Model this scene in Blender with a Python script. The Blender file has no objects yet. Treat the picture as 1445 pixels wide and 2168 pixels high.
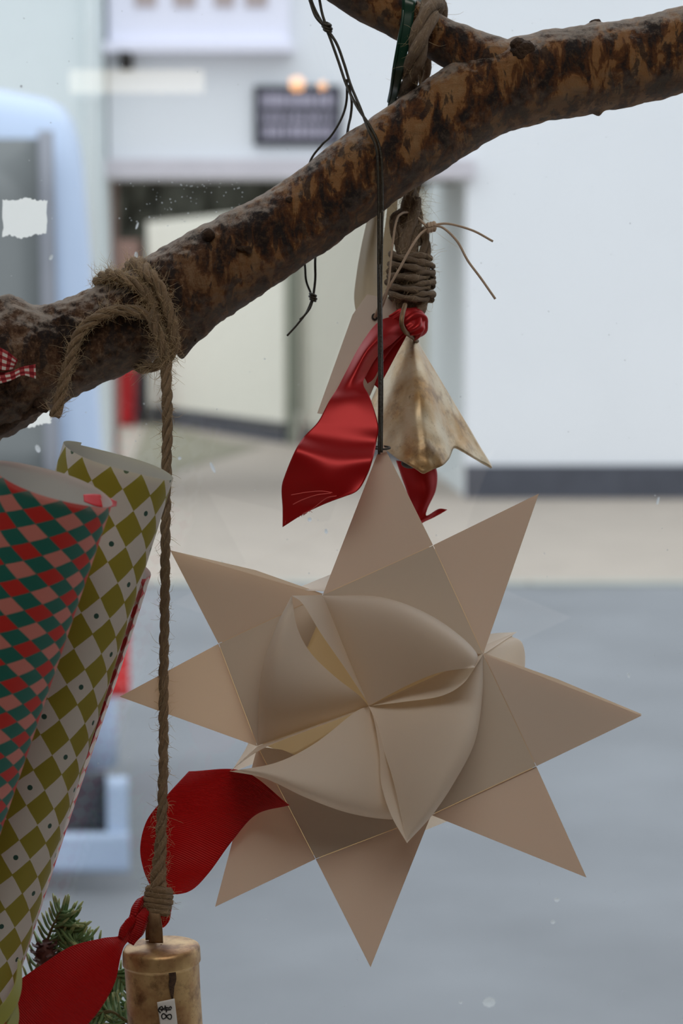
import bpy, math, random
import numpy as np
from mathutils import Vector, noise
random.seed(7)
SC = bpy.context.scene
COL = SC.collection
F = 4818.0                      # focal length in pixels of the 1445x2168 frame (80 mm)
PITCH = math.radians(5.265)
CAMZ = 1.5
# ------------------------------------------------------------------ camera
cd = bpy.data.cameras.new('camera'); cam = bpy.data.objects.new('camera', cd); COL.objects.link(cam)
cd.sensor_fit = 'VERTICAL'; cd.sensor_height = 36.0; cd.sensor_width = 24.0; cd.lens = 80.0
cam.location = (0, 0, CAMZ); cam.rotation_euler = (math.pi/2 - PITCH, 0, 0)
cd.dof.use_dof = True; cd.dof.focus_distance = 0.955; cd.dof.aperture_fstop = 13.0
cd.clip_start = 0.01
SC.camera = cam
# ------------------------------------------------------------------ sky (overcast), exposure
W = bpy.data.worlds.new('overcast_sky'); SC.world = W; W.use_nodes = True
bg = W.node_tree.nodes['Background']
bg.inputs[0].default_value = (0.88, 0.94, 1.0, 1)
# CIE overcast sky: zenith three times as bright as the horizon
_g = W.node_tree.nodes; _l = W.node_tree.links
_tc = _g.new('ShaderNodeTexCoord'); _sx = _g.new('ShaderNodeSeparateXYZ'); _mr = _g.new('ShaderNodeMapRange')
_l.new(_tc.outputs['Generated'], _sx.inputs[0]); _l.new(_sx.outputs[2], _mr.inputs[0])
SKY = 2.45
_mr.inputs[1].default_value = 0.0; _mr.inputs[2].default_value = 1.0; _mr.inputs[3].default_value = SKY/3; _mr.inputs[4].default_value = SKY
_l.new(_mr.outputs[0], bg.inputs[1])
SC.view_settings.view_transform = 'Standard'; SC.view_settings.look = 'None'
SC.view_settings.gamma = 1.0; SC.view_settings.use_curve_mapping = False
SC.view_settings.exposure = 0.0
ROOM_LAMP = 4.0; FILL_PANEL = 3.4
# ------------------------------------------------------------------ projection helpers
cp, sp = math.cos(PITCH), math.sin(PITCH)
def P(x, y, d):
    """point seen at photo position (x, y) at distance d in front of the lens plane"""
    a = (x - 722.5) / F * d; b = -(y - 1084) / F * d
    return np.array([a, d*cp + b*sp, CAMZ - d*sp + b*cp])
def PY(x, y, Y):
    q = P(x, y, 1.0); k = Y / q[1]
    return np.array([q[0]*k, Y, CAMZ + (q[2]-CAMZ)*k])
def groundY(y, z=0.0):
    q = P(722.5, y, 1.0); return q[1] * (CAMZ - z) / (CAMZ - q[2])
def cr(pts, n):
    """Catmull-Rom resample of a control polyline to n points"""
    p = np.array(pts, float); m = len(p)
    if m == 2: return np.array([p[0] + (p[1]-p[0])*i/(n-1) for i in range(n)])
    e = np.vstack([2*p[0]-p[1], p, 2*p[-1]-p[-2]])
    out = []
    for i in range(n):
        s = i/(n-1)*(m-1); k = min(int(s), m-2); t = s-k
        a, b, c, d = e[k], e[k+1], e[k+2], e[k+3]
        out.append(0.5*((2*b)+(-a+c)*t+(2*a-5*b+4*c-d)*t*t+(-a+3*b-3*c+d)*t**3))
    return np.array(out)
def lerp(a, b, t): return a + (b-a)*t
# ------------------------------------------------------------------ objects
ORG = {}
def props(o, label=None, cat=None, group=None, kind=None):
    if label: o['label'] = label
    if cat: o['category'] = cat
    if group: o['group'] = group
    if kind: o['kind'] = kind
    return o
def thing(name, label, cat, loc=(0,0,0), group=None):
    o = bpy.data.objects.new(name, None); COL.objects.link(o); o.empty_display_size = 0.01
    o.location = tuple(loc); ORG[o] = np.array(loc, float)
    return props(o, label, cat, group)
def mk(name, verts, faces, mat, parent=None, smooth=True, uvs=None, thick=0, **kw):
    v = np.array(verts, float)
    if parent is not None:
        org = ORG.get(parent, np.zeros(3))
    else:
        org = np.array([(v[:,0].min()+v[:,0].max())/2, (v[:,1].min()+v[:,1].max())/2, v[:,2].min()])
    v = v - org
    me = bpy.data.meshes.new(name); me.from_pydata(v.tolist(), [], [tuple(f) for f in faces])
    if uvs is not None:
        ul = me.uv_layers.new(name='UVMap'); arr = np.zeros((len(me.loops), 2)); vi = np.zeros(len(me.loops), int)
        me.loops.foreach_get('vertex_index', vi); arr[:] = np.array(uvs)[vi]; ul.data.foreach_set('uv', arr.ravel())
    if smooth: me.polygons.foreach_set('use_smooth', [True]*len(me.polygons))
    me.update()
    o = bpy.data.objects.new(name, me); COL.objects.link(o)
    if mat is not None: me.materials.append(mat)
    ORG[o] = org
    if parent is not None: o.parent = parent
    else: o.location = tuple(org)
    if thick:
        m = o.modifiers.new('thickness', 'SOLIDIFY'); m.thickness = thick; m.offset = 0
    return props(o, **kw)
class MB:
    def __init__(s): s.v = []; s.f = []; s.uv = []
    def add(s, v, f, uv=None):
        n = len(s.v); s.v += [tuple(p) for p in v]; s.f += [tuple(i+n for i in q) for q in f]
        s.uv += [tuple(q) for q in (uv if uv is not None else [(0,0)]*len(v))]
    def box(s, x0, y0, z0, x1, y1, z1):
        v = [(x,y,z) for x in (x0,x1) for y in (y0,y1) for z in (z0,z1)]
        s.add(v, [(0,1,3,2),(4,6,7,5),(0,4,5,1),(2,3,7,6),(0,2,6,4),(1,5,7,3)])
    def build(s, name, mat, parent=None, **kw):
        return mk(name, s.v, s.f, mat, parent, uvs=s.uv, **kw)
def box(name, a, b, mat, parent=None, bev=0, **kw):
    m = MB(); m.box(min(a[0],b[0]),min(a[1],b[1]),min(a[2],b[2]),max(a[0],b[0]),max(a[1],b[1]),max(a[2],b[2]))
    o = m.build(name, mat, parent, smooth=False, **kw)
    if bev:
        q = o.modifiers.new('bevel','BEVEL'); q.width = bev; q.segments = 3
    return o
def frames(p):
    t = np.gradient(p, axis=0); t /= np.linalg.norm(t, axis=1)[:,None]+1e-12
    u = np.cross(t[0], [0.13, 0.9, 0.31]); u /= np.linalg.norm(u); U = []
    for i in range(len(p)):
        u = u - t[i]*np.dot(u, t[i]); u /= np.linalg.norm(u)+1e-12; U.append(u.copy())
    U = np.array(U); return t, U, np.cross(t, U)
def sweep(p, r, seg=10, cap=True, disp=None, flat=1.0):
    """tube verts/faces around path p with radius r (scalar or per point)"""
    n = len(p); r = np.ones(n)*r if np.isscalar(r) else np.array(r)
    t, U, V = frames(p); vs = []; uv = []
    L = np.concatenate([[0], np.cumsum(np.linalg.norm(np.diff(p, axis=0), axis=1))])
    for i in range(n):
        for k in range(seg):
            a = 2*math.pi*k/seg; q = U[i]*math.cos(a) + V[i]*math.sin(a)*flat
            rr = r[i]
            if disp is not None: rr = rr + disp(p[i]+q*r[i], i/(n-1), a)
            vs.append(p[i] + q*rr); uv.append((k/seg, L[i]))
    fs = [(i*seg+k, i*seg+(k+1)%seg, (i+1)*seg+(k+1)%seg, (i+1)*seg+k) for i in range(n-1) for k in range(seg)]
    if cap:
        fs.append(tuple(range(seg))[::-1]); fs.append(tuple((n-1)*seg+k for k in range(seg)))
    return vs, fs, uv
def path(ctrl, n):
    """ctrl: (x, y, d[, r_px]) in photo pixels and metres -> world path, radii"""
    c = cr([q[:3] for q in ctrl], n)
    w = np.array([P(*q) for q in c])
    if len(ctrl[0]) > 3:
        r = cr([(q[3],) for q in ctrl], n)[:,0] * c[:,2] / F
        return w, r
    return w, None
def cord(m, ctrl, n, r_px=None, seg=8):
    w, r = path(ctrl, n)
    if r is None: r = r_px*ctrl[0][2]/F
    v, f, u = sweep(w, r, seg); m.add(v, f, u)
    return w
def rope(m, ctrl, n, strands=3, pitch=5.0, seg=7, wob=0.08):
    """twisted strands along the path"""
    w, r = path(ctrl, n); t, U, V = frames(w)
    L = np.concatenate([[0], np.cumsum(np.linalg.norm(np.diff(w, axis=0), axis=1))])
    R = r.mean()
    for s in range(strands):
        ph = 2*math.pi*s/strands
        a = ph + 2*math.pi*L/(R*2*pitch)
        off = 0.52*r
        q = w + U*(np.cos(a)*off)[:,None] + V*(np.sin(a)*off)[:,None]
        rr = r*0.54*(1+wob*np.sin(L/R*1.7+s*2)+wob*np.array([noise.noise(Vector(x)*400) for x in q]))
        v, f, u = sweep(q, rr, seg); m.add(v, f, u)
    return w, r
def hairs(m, w, r, count, length=0.004, rad=0.00007, out=1.0, down=0.0):
    t, U, V = frames(w); n = len(w)
    for _ in range(count):
        i = random.randrange(n); a = random.random()*2*math.pi
        q = U[i]*math.cos(a)+V[i]*math.sin(a)
        l = length*random.uniform(0.35, 1.5)
        d = q*out*random.uniform(0.3,1) + t[i]*random.uniform(-1.8,1.8) + np.array([random.uniform(-.4,.4) for _ in range(3)])
        d /= np.linalg.norm(d); c = np.array([random.uniform(-1,1) for _ in range(3)]); c[2] -= down
        rr = r if np.isscalar(r) else r[i]
        p0 = w[i] + q*rr*0.85; pts = []
        e = np.array([random.uniform(-1,1) for _ in range(3)]); ph = random.uniform(0,6)
        for k in range(7):
            s = k/6; pts.append(p0 + d*l*s + c*l*0.8*s*s + e*l*0.16*(math.sin(ph+5*s)-math.sin(ph)))
        v, f, u = sweep(np.array(pts), [rad*1.2, rad*1.1, rad, rad, rad*.8, rad*.7, rad*.4], 3, cap=False); m.add(v, f, u)
def grid(rows, nu, nv, raw=False):
    """rows[R][C] = (x, y, d) control points -> smooth sheet"""
    a = np.array(rows, float)
    b = np.array([cr(r, nv) for r in a]); c = np.array([cr(b[:,j], nu) for j in range(nv)]).transpose(1,0,2)
    w = c if raw else np.array([[P(*q) for q in r] for r in c])
    vs = w.reshape(-1,3)
    LU = np.concatenate([[0], np.cumsum(np.linalg.norm(np.diff(w[:,nv//2],axis=0),axis=1))])
    LV = np.linalg.norm(np.diff(w,axis=1),axis=2).sum(axis=1).max()
    uv = [(j/(nv-1)*LV, LU[i]) for i in range(nu) for j in range(nv)]
    fs = [(i*nv+j, i*nv+j+1, (i+1)*nv+j+1, (i+1)*nv+j) for i in range(nu-1) for j in range(nv-1)]
    return vs, fs, uv
def sheet(name, rows, nu, nv, mat, parent, thick=0.0003, **kw):
    v, f, u = grid(rows, nu, nv); return mk(name, v, f, mat, parent, uvs=u, thick=thick, **kw)
def lathe(prof, c, ax, seg=64, side=None):
    """profile [(r, h)] revolved about axis ax from point c"""
    ax = np.array(ax, float); ax /= np.linalg.norm(ax)
    u = np.cross(ax, [0,1,0.01]); u /= np.linalg.norm(u); w = np.cross(ax, u); vs = []; uv = []
    for r, h in prof:
        for k in range(seg):
            a = 2*math.pi*k/seg; vs.append(np.array(c)+ax*h+(u*math.cos(a)+w*math.sin(a))*r); uv.append((k/seg, h))
    n = len(prof)
    fs = [(i*seg+k, i*seg+(k+1)%seg, (i+1)*seg+(k+1)%seg, (i+1)*seg+k) for i in range(n-1) for k in range(seg)]
    return vs, fs, uv
def ball(m, c, r, seg=16, sz=(1,1,1)):
    prof = [(max(1e-5, r*math.sin(math.pi*i/10)), -r*math.cos(math.pi*i/10)) for i in range(11)]
    v, f, u = lathe(prof, (0,0,0), (0,0,1), seg)
    m.add([np.array(c)+np.array(p)*np.array(sz) for p in v], f, u)
# ------------------------------------------------------------------ material helpers
class NT:
    def __init__(s, name):
        s.m = bpy.data.materials.new(name); s.m.use_nodes = True; s.t = s.m.node_tree
        s.n = s.t.nodes; s.n.clear(); s.out = s.n.new('ShaderNodeOutputMaterial')
    def new(s, t, **kw):
        x = s.n.new(t)
        for k, v in kw.items(): setattr(x, k, v)
        return x
    def put(s, sock, v):
        if hasattr(v, 'links') or isinstance(v, bpy.types.NodeSocket): s.t.links.new(v, sock)
        elif isinstance(v, (tuple, list)) and len(v) == 3 and sock.type == 'RGBA': sock.default_value = (*v, 1)
        else: sock.default_value = v
    def math(s, op, a, b=0.0, c=None):
        x = s.new('ShaderNodeMath', operation=op); s.put(x.inputs[0], a); s.put(x.inputs[1], b)
        if c is not None: s.put(x.inputs[2], c)
        return x.outputs[0]
    def mix(s, f, a, b, mode='MIX'):
        x = s.new('ShaderNodeMix', data_type='RGBA', blend_type=mode)
        s.put(x.inputs[0], f); s.put(x.inputs[6], a); s.put(x.inputs[7], b); return x.outputs[2]
    def coord(s, which='Object', scale=(1,1,1), rot=(0,0,0)):
        c = s.new('ShaderNodeTexCoord'); mp = s.new('ShaderNodeMapping')
        s.t.links.new(c.outputs[which], mp.inputs[0]); mp.inputs[3].default_value = scale; mp.inputs[2].default_value = rot
        return mp.outputs[0]
    def noise(s, vec, scale, detail=4, rough=0.55, dist=0.0):
        x = s.new('ShaderNodeTexNoise'); s.put(x.inputs['Vector'], vec)
        x.inputs['Scale'].default_value = scale; x.inputs['Detail'].default_value = detail
        x.inputs['Roughness'].default_value = rough; x.inputs['Distortion'].default_value = dist
        return x.outputs[0]
    def ramp(s, f, stops):
        x = s.new('ShaderNodeValToRGB'); s.put(x.inputs[0], f); e = x.color_ramp.elements
        while len(e) > 1: e.remove(e[-1])
        e[0].position = stops[0][0]; e[0].color = (*stops[0][1], 1)
        for p, c in stops[1:]:
            k = e.new(p); k.color = (*c, 1)
        return x.outputs[0]
    def step(s, f, lo, hi):
        x = s.new('ShaderNodeMapRange'); s.put(x.inputs[0], f); x.inputs[1].default_value = lo; x.inputs[2].default_value = hi
        return x.outputs[0]
    def bump(s, h, strength=0.3, dist=0.001):
        x = s.new('ShaderNodeBump'); s.put(x.inputs['Height'], h); x.inputs['Strength'].default_value = strength
        x.inputs['Distance'].default_value = dist; return x.outputs[0]
    def bsdf(s, color, rough=0.7, metal=0.0, spec=0.5, normal=None, **kw):
        x = s.new('ShaderNodeBsdfPrincipled'); s.put(x.inputs['Base Color'], color); s.put(x.inputs['Roughness'], rough)
        s.put(x.inputs['Metallic'], metal); s.put(x.inputs['Specular IOR Level'], spec)
        if normal is not None: s.put(x.inputs['Normal'], normal)
        for k, v in kw.items(): s.put(x.inputs[k.replace('_',' ')], v)
        return x.outputs[0]
    def thin(s, shader, color, fac, normal=None):
        """let light through a thin sheet"""
        t = s.new('ShaderNodeBsdfTranslucent'); s.put(t.inputs[0], color)
        if normal is not None: s.put(t.inputs[1], normal)
        m = s.new('ShaderNodeMixShader'); s.put(m.inputs[0], fac); s.t.links.new(shader, m.inputs[1]); s.t.links.new(t.outputs[0], m.inputs[2])
        return m.outputs[0]
    def end(s, sh): s.t.links.new(sh, s.out.inputs[0]); return s.m
def plain(name, col, rough=0.7, metal=0.0, spec=0.4, var=0.12, sc=6.0, bump=0.0, bd=0.001, coord='Object'):
    n = NT(name); v = n.coord(coord); f = n.noise(v, sc, 5)
    c = n.mix(f, tuple(x*(1-var) for x in col), tuple(min(1,x*(1+var)) for x in col))
    nm = n.bump(f, bump, bd) if bump else None
    return n.end(n.bsdf(c, rough, metal, spec, nm))
def emit(name, col, k):
    n = NT(name); e = n.new('ShaderNodeEmission'); e.inputs[0].default_value = (*col,1); e.inputs[1].default_value = k
    return n.end(e.outputs[0])
# paper of the star
def paper(name, front=(0.87,0.79,0.70), back=(0.84,0.56,0.38), fac=0.28):
    n = NT(name); v = n.coord('Object'); g = n.noise(v, 900, 3); big = n.noise(v, 14, 2)
    c = n.mix(big, tuple(x*0.97 for x in front), front)
    nm = n.bump(g, 0.12, 0.0002)
    return n.end(n.thin(n.bsdf(c, 0.62, 0, 0.3, nm), back, fac, nm))
M_paper = paper('cream_paper')
M_paper1 = paper('cream_paper_single_layer', front=(0.86,0.80,0.74), back=(0.88,0.74,0.58), fac=0.40)
M_paperT = paper('cream_paper_brightened', (0.88,0.81,0.72), (0.90,0.70,0.52), 0.42)  # lighter, more translucent copy; puts the left points' brightness into the paper
M_lining = paper('cream_paper_fold_lining', back=(0.95,0.62,0.28), fac=0.6)
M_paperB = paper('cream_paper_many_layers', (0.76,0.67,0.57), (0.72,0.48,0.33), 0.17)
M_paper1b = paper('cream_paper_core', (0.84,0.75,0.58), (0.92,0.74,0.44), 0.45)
M_card = paper('gift_tag_card', (0.82,0.74,0.68), (0.9,0.75,0.6), 0.18)
# red ribbon
def ribbon(name, col, trans, fac, rib=0.0, rough=0.42, spec=0.5, metal=0.0):
    n = NT(name); uv = n.coord('UV'); sx = n.new('ShaderNodeSeparateXYZ'); n.put(sx.inputs[0], uv)
    nm = None
    if rib:
        h = n.math('SINE', n.math('MULTIPLY', sx.outputs[1], 2*math.pi/rib)); nm = n.bump(h, 0.55, rib*0.35)
    else:
        h = n.noise(n.coord('UV', (4000, 60, 1)), 1.0, 2); nm = n.bump(h, 0.08, 0.0002)
    return n.end(n.thin(n.bsdf(col, rough, metal, spec, nm, Sheen_Weight=0.15), trans, fac, nm))
M_satin = ribbon('red_satin', (0.50,0.006,0.010), (0.75,0.01,0.01), 0.26, 0, 0.40, 0.6, 0.4)
M_gros = ribbon('red_grosgrain', (0.52,0.003,0.006), (0.85,0.008,0.006), 0.34, 0.00085, 0.5, 0.3)
M_cream = ribbon('cream_satin', (0.66,0.60,0.50), (0.8,0.7,0.55), 0.42, 0, 0.35, 0.5)
M_olive = ribbon('olive_satin', (0.42,0.42,0.10), (0.5,0.5,0.1), 0.3, 0, 0.35, 0.5)
# jute
def jute(name, a, b):
    n = NT(name); v = n.coord('Object'); f = n.noise(v, 500, 5, 0.7); g = n.noise(v, 90, 3)
    c = n.mix(f, a, b); c = n.mix(n.math('MULTIPLY', g, 0.5), c, tuple(x*0.55 for x in a))
    uv = n.coord('UV', (26, 420, 1)); h = n.noise(uv, 1.0, 5, 0.7)
    c = n.mix(n.math('MULTIPLY', n.step(h, 0.5, 0.68), 0.55), c, tuple(min(1,x*1.35) for x in b))
    nm = n.bump(n.math('ADD', h, f), 1.0, 0.0011)
    return n.end(n.thin(n.bsdf(c, 0.9, 0, 0.15, nm, Sheen_Weight=0.3), b, 0.12, nm))
M_jute = jute('brown_jute', (0.32,0.195,0.10), (0.60,0.42,0.25))
M_wool = jute('thick_tan_rope', (0.26,0.17,0.11), (0.50,0.38,0.27))
def hairm():
    n = NT('jute_fibre'); return n.end(n.thin(n.bsdf((0.70,0.56,0.38), 0.6), (0.9,0.75,0.5), 0.4))
M_hair = hairm()
M_string = plain('natural_string', (0.55,0.42,0.32), 0.8, sc=800, bump=0.4)
M_wax = plain('dark_waxed_cord', (0.028,0.022,0.012), 0.42, spec=0.6, var=0.4, sc=900, bump=0.5)
M_gwire = plain('dark_green_plastic', (0.005,0.045,0.028), 0.3, spec=0.6)
# bark
def bark():
    n = NT('peeling_bark'); v = n.coord('Object', (1,1,1), (0, math.radians(27), 0))
    st = n.coord('Object', (1.7,1,0.75), (0, math.radians(27), 0))
    big = n.noise(v, 7, 3); patch = n.noise(st, 70, 5, 0.62, 0.4); patch2 = n.noise(st, 110, 5, 0.6, 0.6); fine = n.noise(v, 520, 8, 0.78)
    grain = n.noise(n.coord('Object', (0.18,1,1), (0, math.radians(27), 0)), 500, 4)
    pos = n.new('ShaderNodeSeparateXYZ'); n.put(pos.inputs[0], n.coord('Generated'))
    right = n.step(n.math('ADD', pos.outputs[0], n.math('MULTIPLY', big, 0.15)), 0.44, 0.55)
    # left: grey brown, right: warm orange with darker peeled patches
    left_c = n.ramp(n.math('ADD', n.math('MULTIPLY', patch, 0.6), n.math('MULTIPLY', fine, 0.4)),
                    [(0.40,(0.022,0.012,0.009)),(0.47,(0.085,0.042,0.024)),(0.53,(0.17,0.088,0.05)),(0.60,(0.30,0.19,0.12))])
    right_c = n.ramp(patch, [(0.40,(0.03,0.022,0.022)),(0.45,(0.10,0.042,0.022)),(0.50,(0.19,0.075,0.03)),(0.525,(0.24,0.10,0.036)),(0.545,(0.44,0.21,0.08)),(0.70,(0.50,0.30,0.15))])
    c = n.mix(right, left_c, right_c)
    dark = n.step(patch2, 0.54, 0.59)
    c = n.mix(n.math('MULTIPLY', dark, 0.8), c, (0.035,0.028,0.03))
    # greyish skin on the underside; top light painted pale along upward faces
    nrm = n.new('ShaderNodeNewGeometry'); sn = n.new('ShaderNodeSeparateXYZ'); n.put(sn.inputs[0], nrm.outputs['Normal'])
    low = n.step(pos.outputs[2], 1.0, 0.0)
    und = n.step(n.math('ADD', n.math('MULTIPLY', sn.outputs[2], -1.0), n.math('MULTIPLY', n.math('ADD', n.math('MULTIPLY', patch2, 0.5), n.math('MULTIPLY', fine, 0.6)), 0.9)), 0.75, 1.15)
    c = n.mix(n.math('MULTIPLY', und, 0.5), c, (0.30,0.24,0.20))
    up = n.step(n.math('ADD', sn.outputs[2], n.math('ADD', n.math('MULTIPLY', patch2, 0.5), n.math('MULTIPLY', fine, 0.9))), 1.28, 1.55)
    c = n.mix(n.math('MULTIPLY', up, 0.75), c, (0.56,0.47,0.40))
    c = n.mix(n.math('MULTIPLY', n.step(grain, 0.55, 0.75), 0.45), c, (0.05,0.03,0.02))
    c = n.mix(n.math('MULTIPLY', n.step(fine, 0.5, 0.8), 0.4), c, (0.45,0.28,0.16))
    h = n.math('ADD', n.math('MULTIPLY', patch, 0.8), n.math('ADD', n.math('MULTIPLY', fine, 0.9), n.math('MULTIPLY', grain, 0.5)))
    return n.end(n.bsdf(c, 0.72, 0, 0.28, n.bump(h, 1.0, 0.0018)))
M_bark = bark()
M_knot = plain('dark_knot_wood', (0.075,0.042,0.026), 0.85, var=0.8, sc=620, bump=1.0, bd=0.003)
# aged brass
def brass(name, a, b, dark, metal, rough, sc, dens):
    n = NT(name); v = n.coord('Object'); f = n.noise(v, sc, 4, 0.6); g = n.noise(v, sc*1.7, 6, 0.68); s = n.noise(v, sc*11, 4, 0.7)
    c = n.mix(n.step(f, 0.38, 0.62), a, b)
    c = n.mix(n.math('MULTIPLY', n.step(g, dens, dens+0.16), 0.75), c, dark)
    c = n.mix(n.math('MULTIPLY', n.step(s, 0.62, 0.72), 0.55), c, tuple(x*0.5 for x in dark))
    return n.end(n.bsdf(c, rough, metal, 0.5, n.bump(n.math('ADD', g, s), 0.18, 0.0005)))
M_bellU = brass('aged_pale_brass', (0.62,0.52,0.37), (0.48,0.29,0.12), (0.17,0.10,0.055), 0.5, 0.42, 45, 0.50)
M_bellL = brass('aged_gold_brass', (0.66,0.46,0.23), (0.40,0.21,0.10), (0.15,0.075,0.04), 0.62, 0.42, 60, 0.50)
M_strap = brass('dark_brass_strap', (0.30,0.19,0.10), (0.22,0.13,0.07), (0.08,0.05,0.03), 0.5, 0.5, 200, 0.55)
M_iron = plain('dark_iron', (0.06,0.055,0.05), 0.85, 0.2, sc=300, bump=0.6)
M_ink = plain('black_ink', (0.01,0.01,0.012), 0.5)
M_stick = plain('white_sticker', (0.75,0.75,0.76), 0.5, var=0.03)
# wrapping paper patterns
def wrap(name, kind, du, dv, slant=0.0):
    n = NT(name); uv = n.coord('UV'); sx = n.new('ShaderNodeSeparateXYZ'); n.put(sx.inputs[0], uv)
    wob = n.noise(n.coord('Object'), 90, 2)
    U = n.math('DIVIDE', n.math('ADD', sx.outputs[0], n.math('MULTIPLY', sx.outputs[1], slant)), du); V = n.math('DIVIDE', sx.outputs[1], dv)
    i = n.math('ROUND', U); j = n.math('ROUND', V)
    a = n.math('SUBTRACT', U, i); b = n.math('SUBTRACT', V, j)
    d = n.math('ADD', n.math('ABSOLUTE', a), n.math('ABSOLUTE', b))
    d = n.math('ADD', d, n.math('MULTIPLY', n.math('SUBTRACT', wob, 0.5), 0.10))
    ins = n.math('LESS_THAN', d, 0.495)
    par = n.math('ABSOLUTE', n.math('MODULO', n.math('ADD', i, j), 2.0)); par = n.math('GREATER_THAN', par, 0.5)
    if kind == 'olive':
        r = n.math('SQRT', n.math('ADD', n.math('POWER', n.math('ABSOLUTE', n.math('MULTIPLY', a, du)), 2.0), n.math('POWER', n.math('ABSOLUTE', n.math('MULTIPLY', b, dv)), 2.0)))
        dot = n.math('MULTIPLY', n.math('LESS_THAN', r, 0.0011), par)
        c = n.mix(ins, (0.34,0.29,0.035), (0.74,0.70,0.66)); c = n.mix(dot, c, (0.02,0.09,0.08)); tr = (0.6,0.55,0.2)
    elif kind == 'teal':
        c = n.mix(ins, (0.018,0.17,0.14), n.mix(par, (0.62,0.035,0.03), (0.72,0.25,0.22))); tr = (0.6,0.3,0.25)
    else:
        c = n.mix(ins, (0.80,0.72,0.68), n.mix(par, (0.62,0.03,0.04), (0.80,0.30,0.30))); tr = (0.9,0.45,0.4)
    geo = n.new('ShaderNodeNewGeometry')
    c = n.mix(geo.outputs['Backfacing'], c, (0.72,0.72,0.70))
    return n.end(n.thin(n.bsdf(c, 0.55, 0, 0.3), tr, 0.14))
M_wrapG = wrap('olive_and_white_diamond_paper', 'olive', 0.0128, 0.0148, 0.10)
M_wrapR = wrap('teal_red_pink_diamond_paper', 'teal', 0.0121, 0.0072, 0.0)
M_wrapP = wrap('red_and_white_diamond_paper', 'pink', 0.0112, 0.0074, 0.0)
def gingham():
    n = NT('red_gingham'); sx = n.new('ShaderNodeSeparateXYZ'); n.put(sx.inputs[0], n.coord('UV'))
    a = n.math('GREATER_THAN', n.math('SINE', n.math('MULTIPLY', sx.outputs[0], 1900)), 0.0)
    b = n.math('GREATER_THAN', n.math('SINE', n.math('MULTIPLY', sx.outputs[1], 1500)), 0.0)
    s = n.math('MULTIPLY', n.math('ADD', a, b), 0.5)
    return n.end(n.bsdf(n.ramp(s, [(0.2,(0.75,0.68,0.66)),(0.5,(0.45,0.06,0.07)),(0.9,(0.22,0.0,0.01))]), 0.8))
M_ging = gingham()
M_needle = plain('fir_needle', (0.15,0.26,0.11), 0.45, var=0.4, sc=120)
M_needletip = plain('fir_needle_tip', (0.35,0.42,0.2), 0.45)
M_stem = plain('fir_stem', (0.14,0.12,0.05), 0.7)
M_cone = plain('dark_red_brown_cone', (0.10,0.03,0.025), 0.6, var=0.5, sc=200)
# setting
M_wallW = plain('white_render', (0.80,0.82,0.85), 0.9, var=0.03, sc=1.5)
M_wallB = plain('cool_white_render', (0.76,0.82,0.83), 0.9, var=0.03)
M_lintel = plain('grey_lintel', (0.60,0.57,0.61), 0.8)
M_lintel2 = plain('grey_window_seal', (0.30,0.31,0.35), 0.6)
M_plinth = plain('dark_plinth', (0.075,0.08,0.10), 0.8, var=0.3)
M_road = plain('wet_grey_asphalt', (0.185,0.193,0.205), 0.8, var=0.28, sc=1.6)
M_pave = plain('buff_paving', (0.37,0.32,0.27), 0.85, var=0.14, sc=3)
M_kerb = plain('pale_kerb', (0.35,0.36,0.32), 0.8)
M_moss = plain('mossy_ground', (0.22,0.205,0.15), 0.9, var=0.4, sc=4)
M_roomwall = plain('shop_wall_paint', (0.40,0.36,0.32), 0.8)
M_ceil = plain('shop_ceiling_paint', (0.58,0.56,0.54), 0.85)
M_floor = plain('shop_floor_boards', (0.30,0.19,0.11), 0.5, var=0.3)
M_ledge = plain('painted_display_ledge', (0.62,0.60,0.56), 0.6)
M_frame = plain('painted_window_frame', (0.55,0.56,0.54), 0.5)
def glass():
    n = NT('window_glass'); g = n.new('ShaderNodeBsdfGlossy'); g.inputs['Roughness'].default_value = 0.0
    t = n.new('ShaderNodeBsdfTransparent'); t.inputs[0].default_value = (0.975,0.985,0.98,1)
    fr = n.new('ShaderNodeFresnel'); fr.inputs[0].default_value = 1.52
    k = n.math('MULTIPLY', fr.outputs[0], 1.7)
    m = n.new('ShaderNodeMixShader'); n.put(m.inputs[0], k); n.t.links.new(t.outputs[0], m.inputs[1]); n.t.links.new(g.outputs[0], m.inputs[2])
    return n.end(m.outputs[0])
M_glass = glass()
def resid(name, c):
    n = NT(name); return n.end(n.thin(n.bsdf(c, 0.9), tuple(min(1,x*1.08) for x in c), 0.9))
M_residue = resid('white_paint_residue', (0.93,0.94,0.89)); M_dust = resid('dust_speck', (0.55,0.57,0.58))
M_van = plain('pale_blue_van_paint', (0.46,0.56,0.74), 0.22, spec=0.6, var=0.02)
M_vanglass = plain('greyed_vehicle_glass', (0.20,0.215,0.215), 0.15, spec=0.8, var=0.2, sc=2)  # grey of the reflections is put into the glass colour
M_vantrim = plain('dark_vehicle_trim', (0.05,0.055,0.07), 0.5)
M_rubber = plain('tyre_rubber', (0.02,0.02,0.022), 0.8)
M_redlamp = plain('red_tail_lamp', (0.75,0.03,0.03), 0.15, spec=0.7)
M_red = plain('red_plastic', (0.55,0.02,0.03), 0.4)
M_creamgate = plain('cream_gate_paint', (0.86,0.84,0.74), 0.7, var=0.06)
M_beigegate = plain('beige_gate_paint', (0.64,0.62,0.53), 0.7, var=0.08)
M_gatepost = plain('grey_green_post', (0.34,0.36,0.30), 0.7)
M_timber = plain('dark_ceiling_timber', (0.035,0.03,0.028), 0.9, var=0.6, sc=3)
M_brick = plain('pinkish_brick', (0.30,0.19,0.16), 0.9, var=0.3, sc=5)
M_winframe = plain('lavender_white_window_frame', (0.84,0.84,0.95), 0.6, var=0.02)
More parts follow.
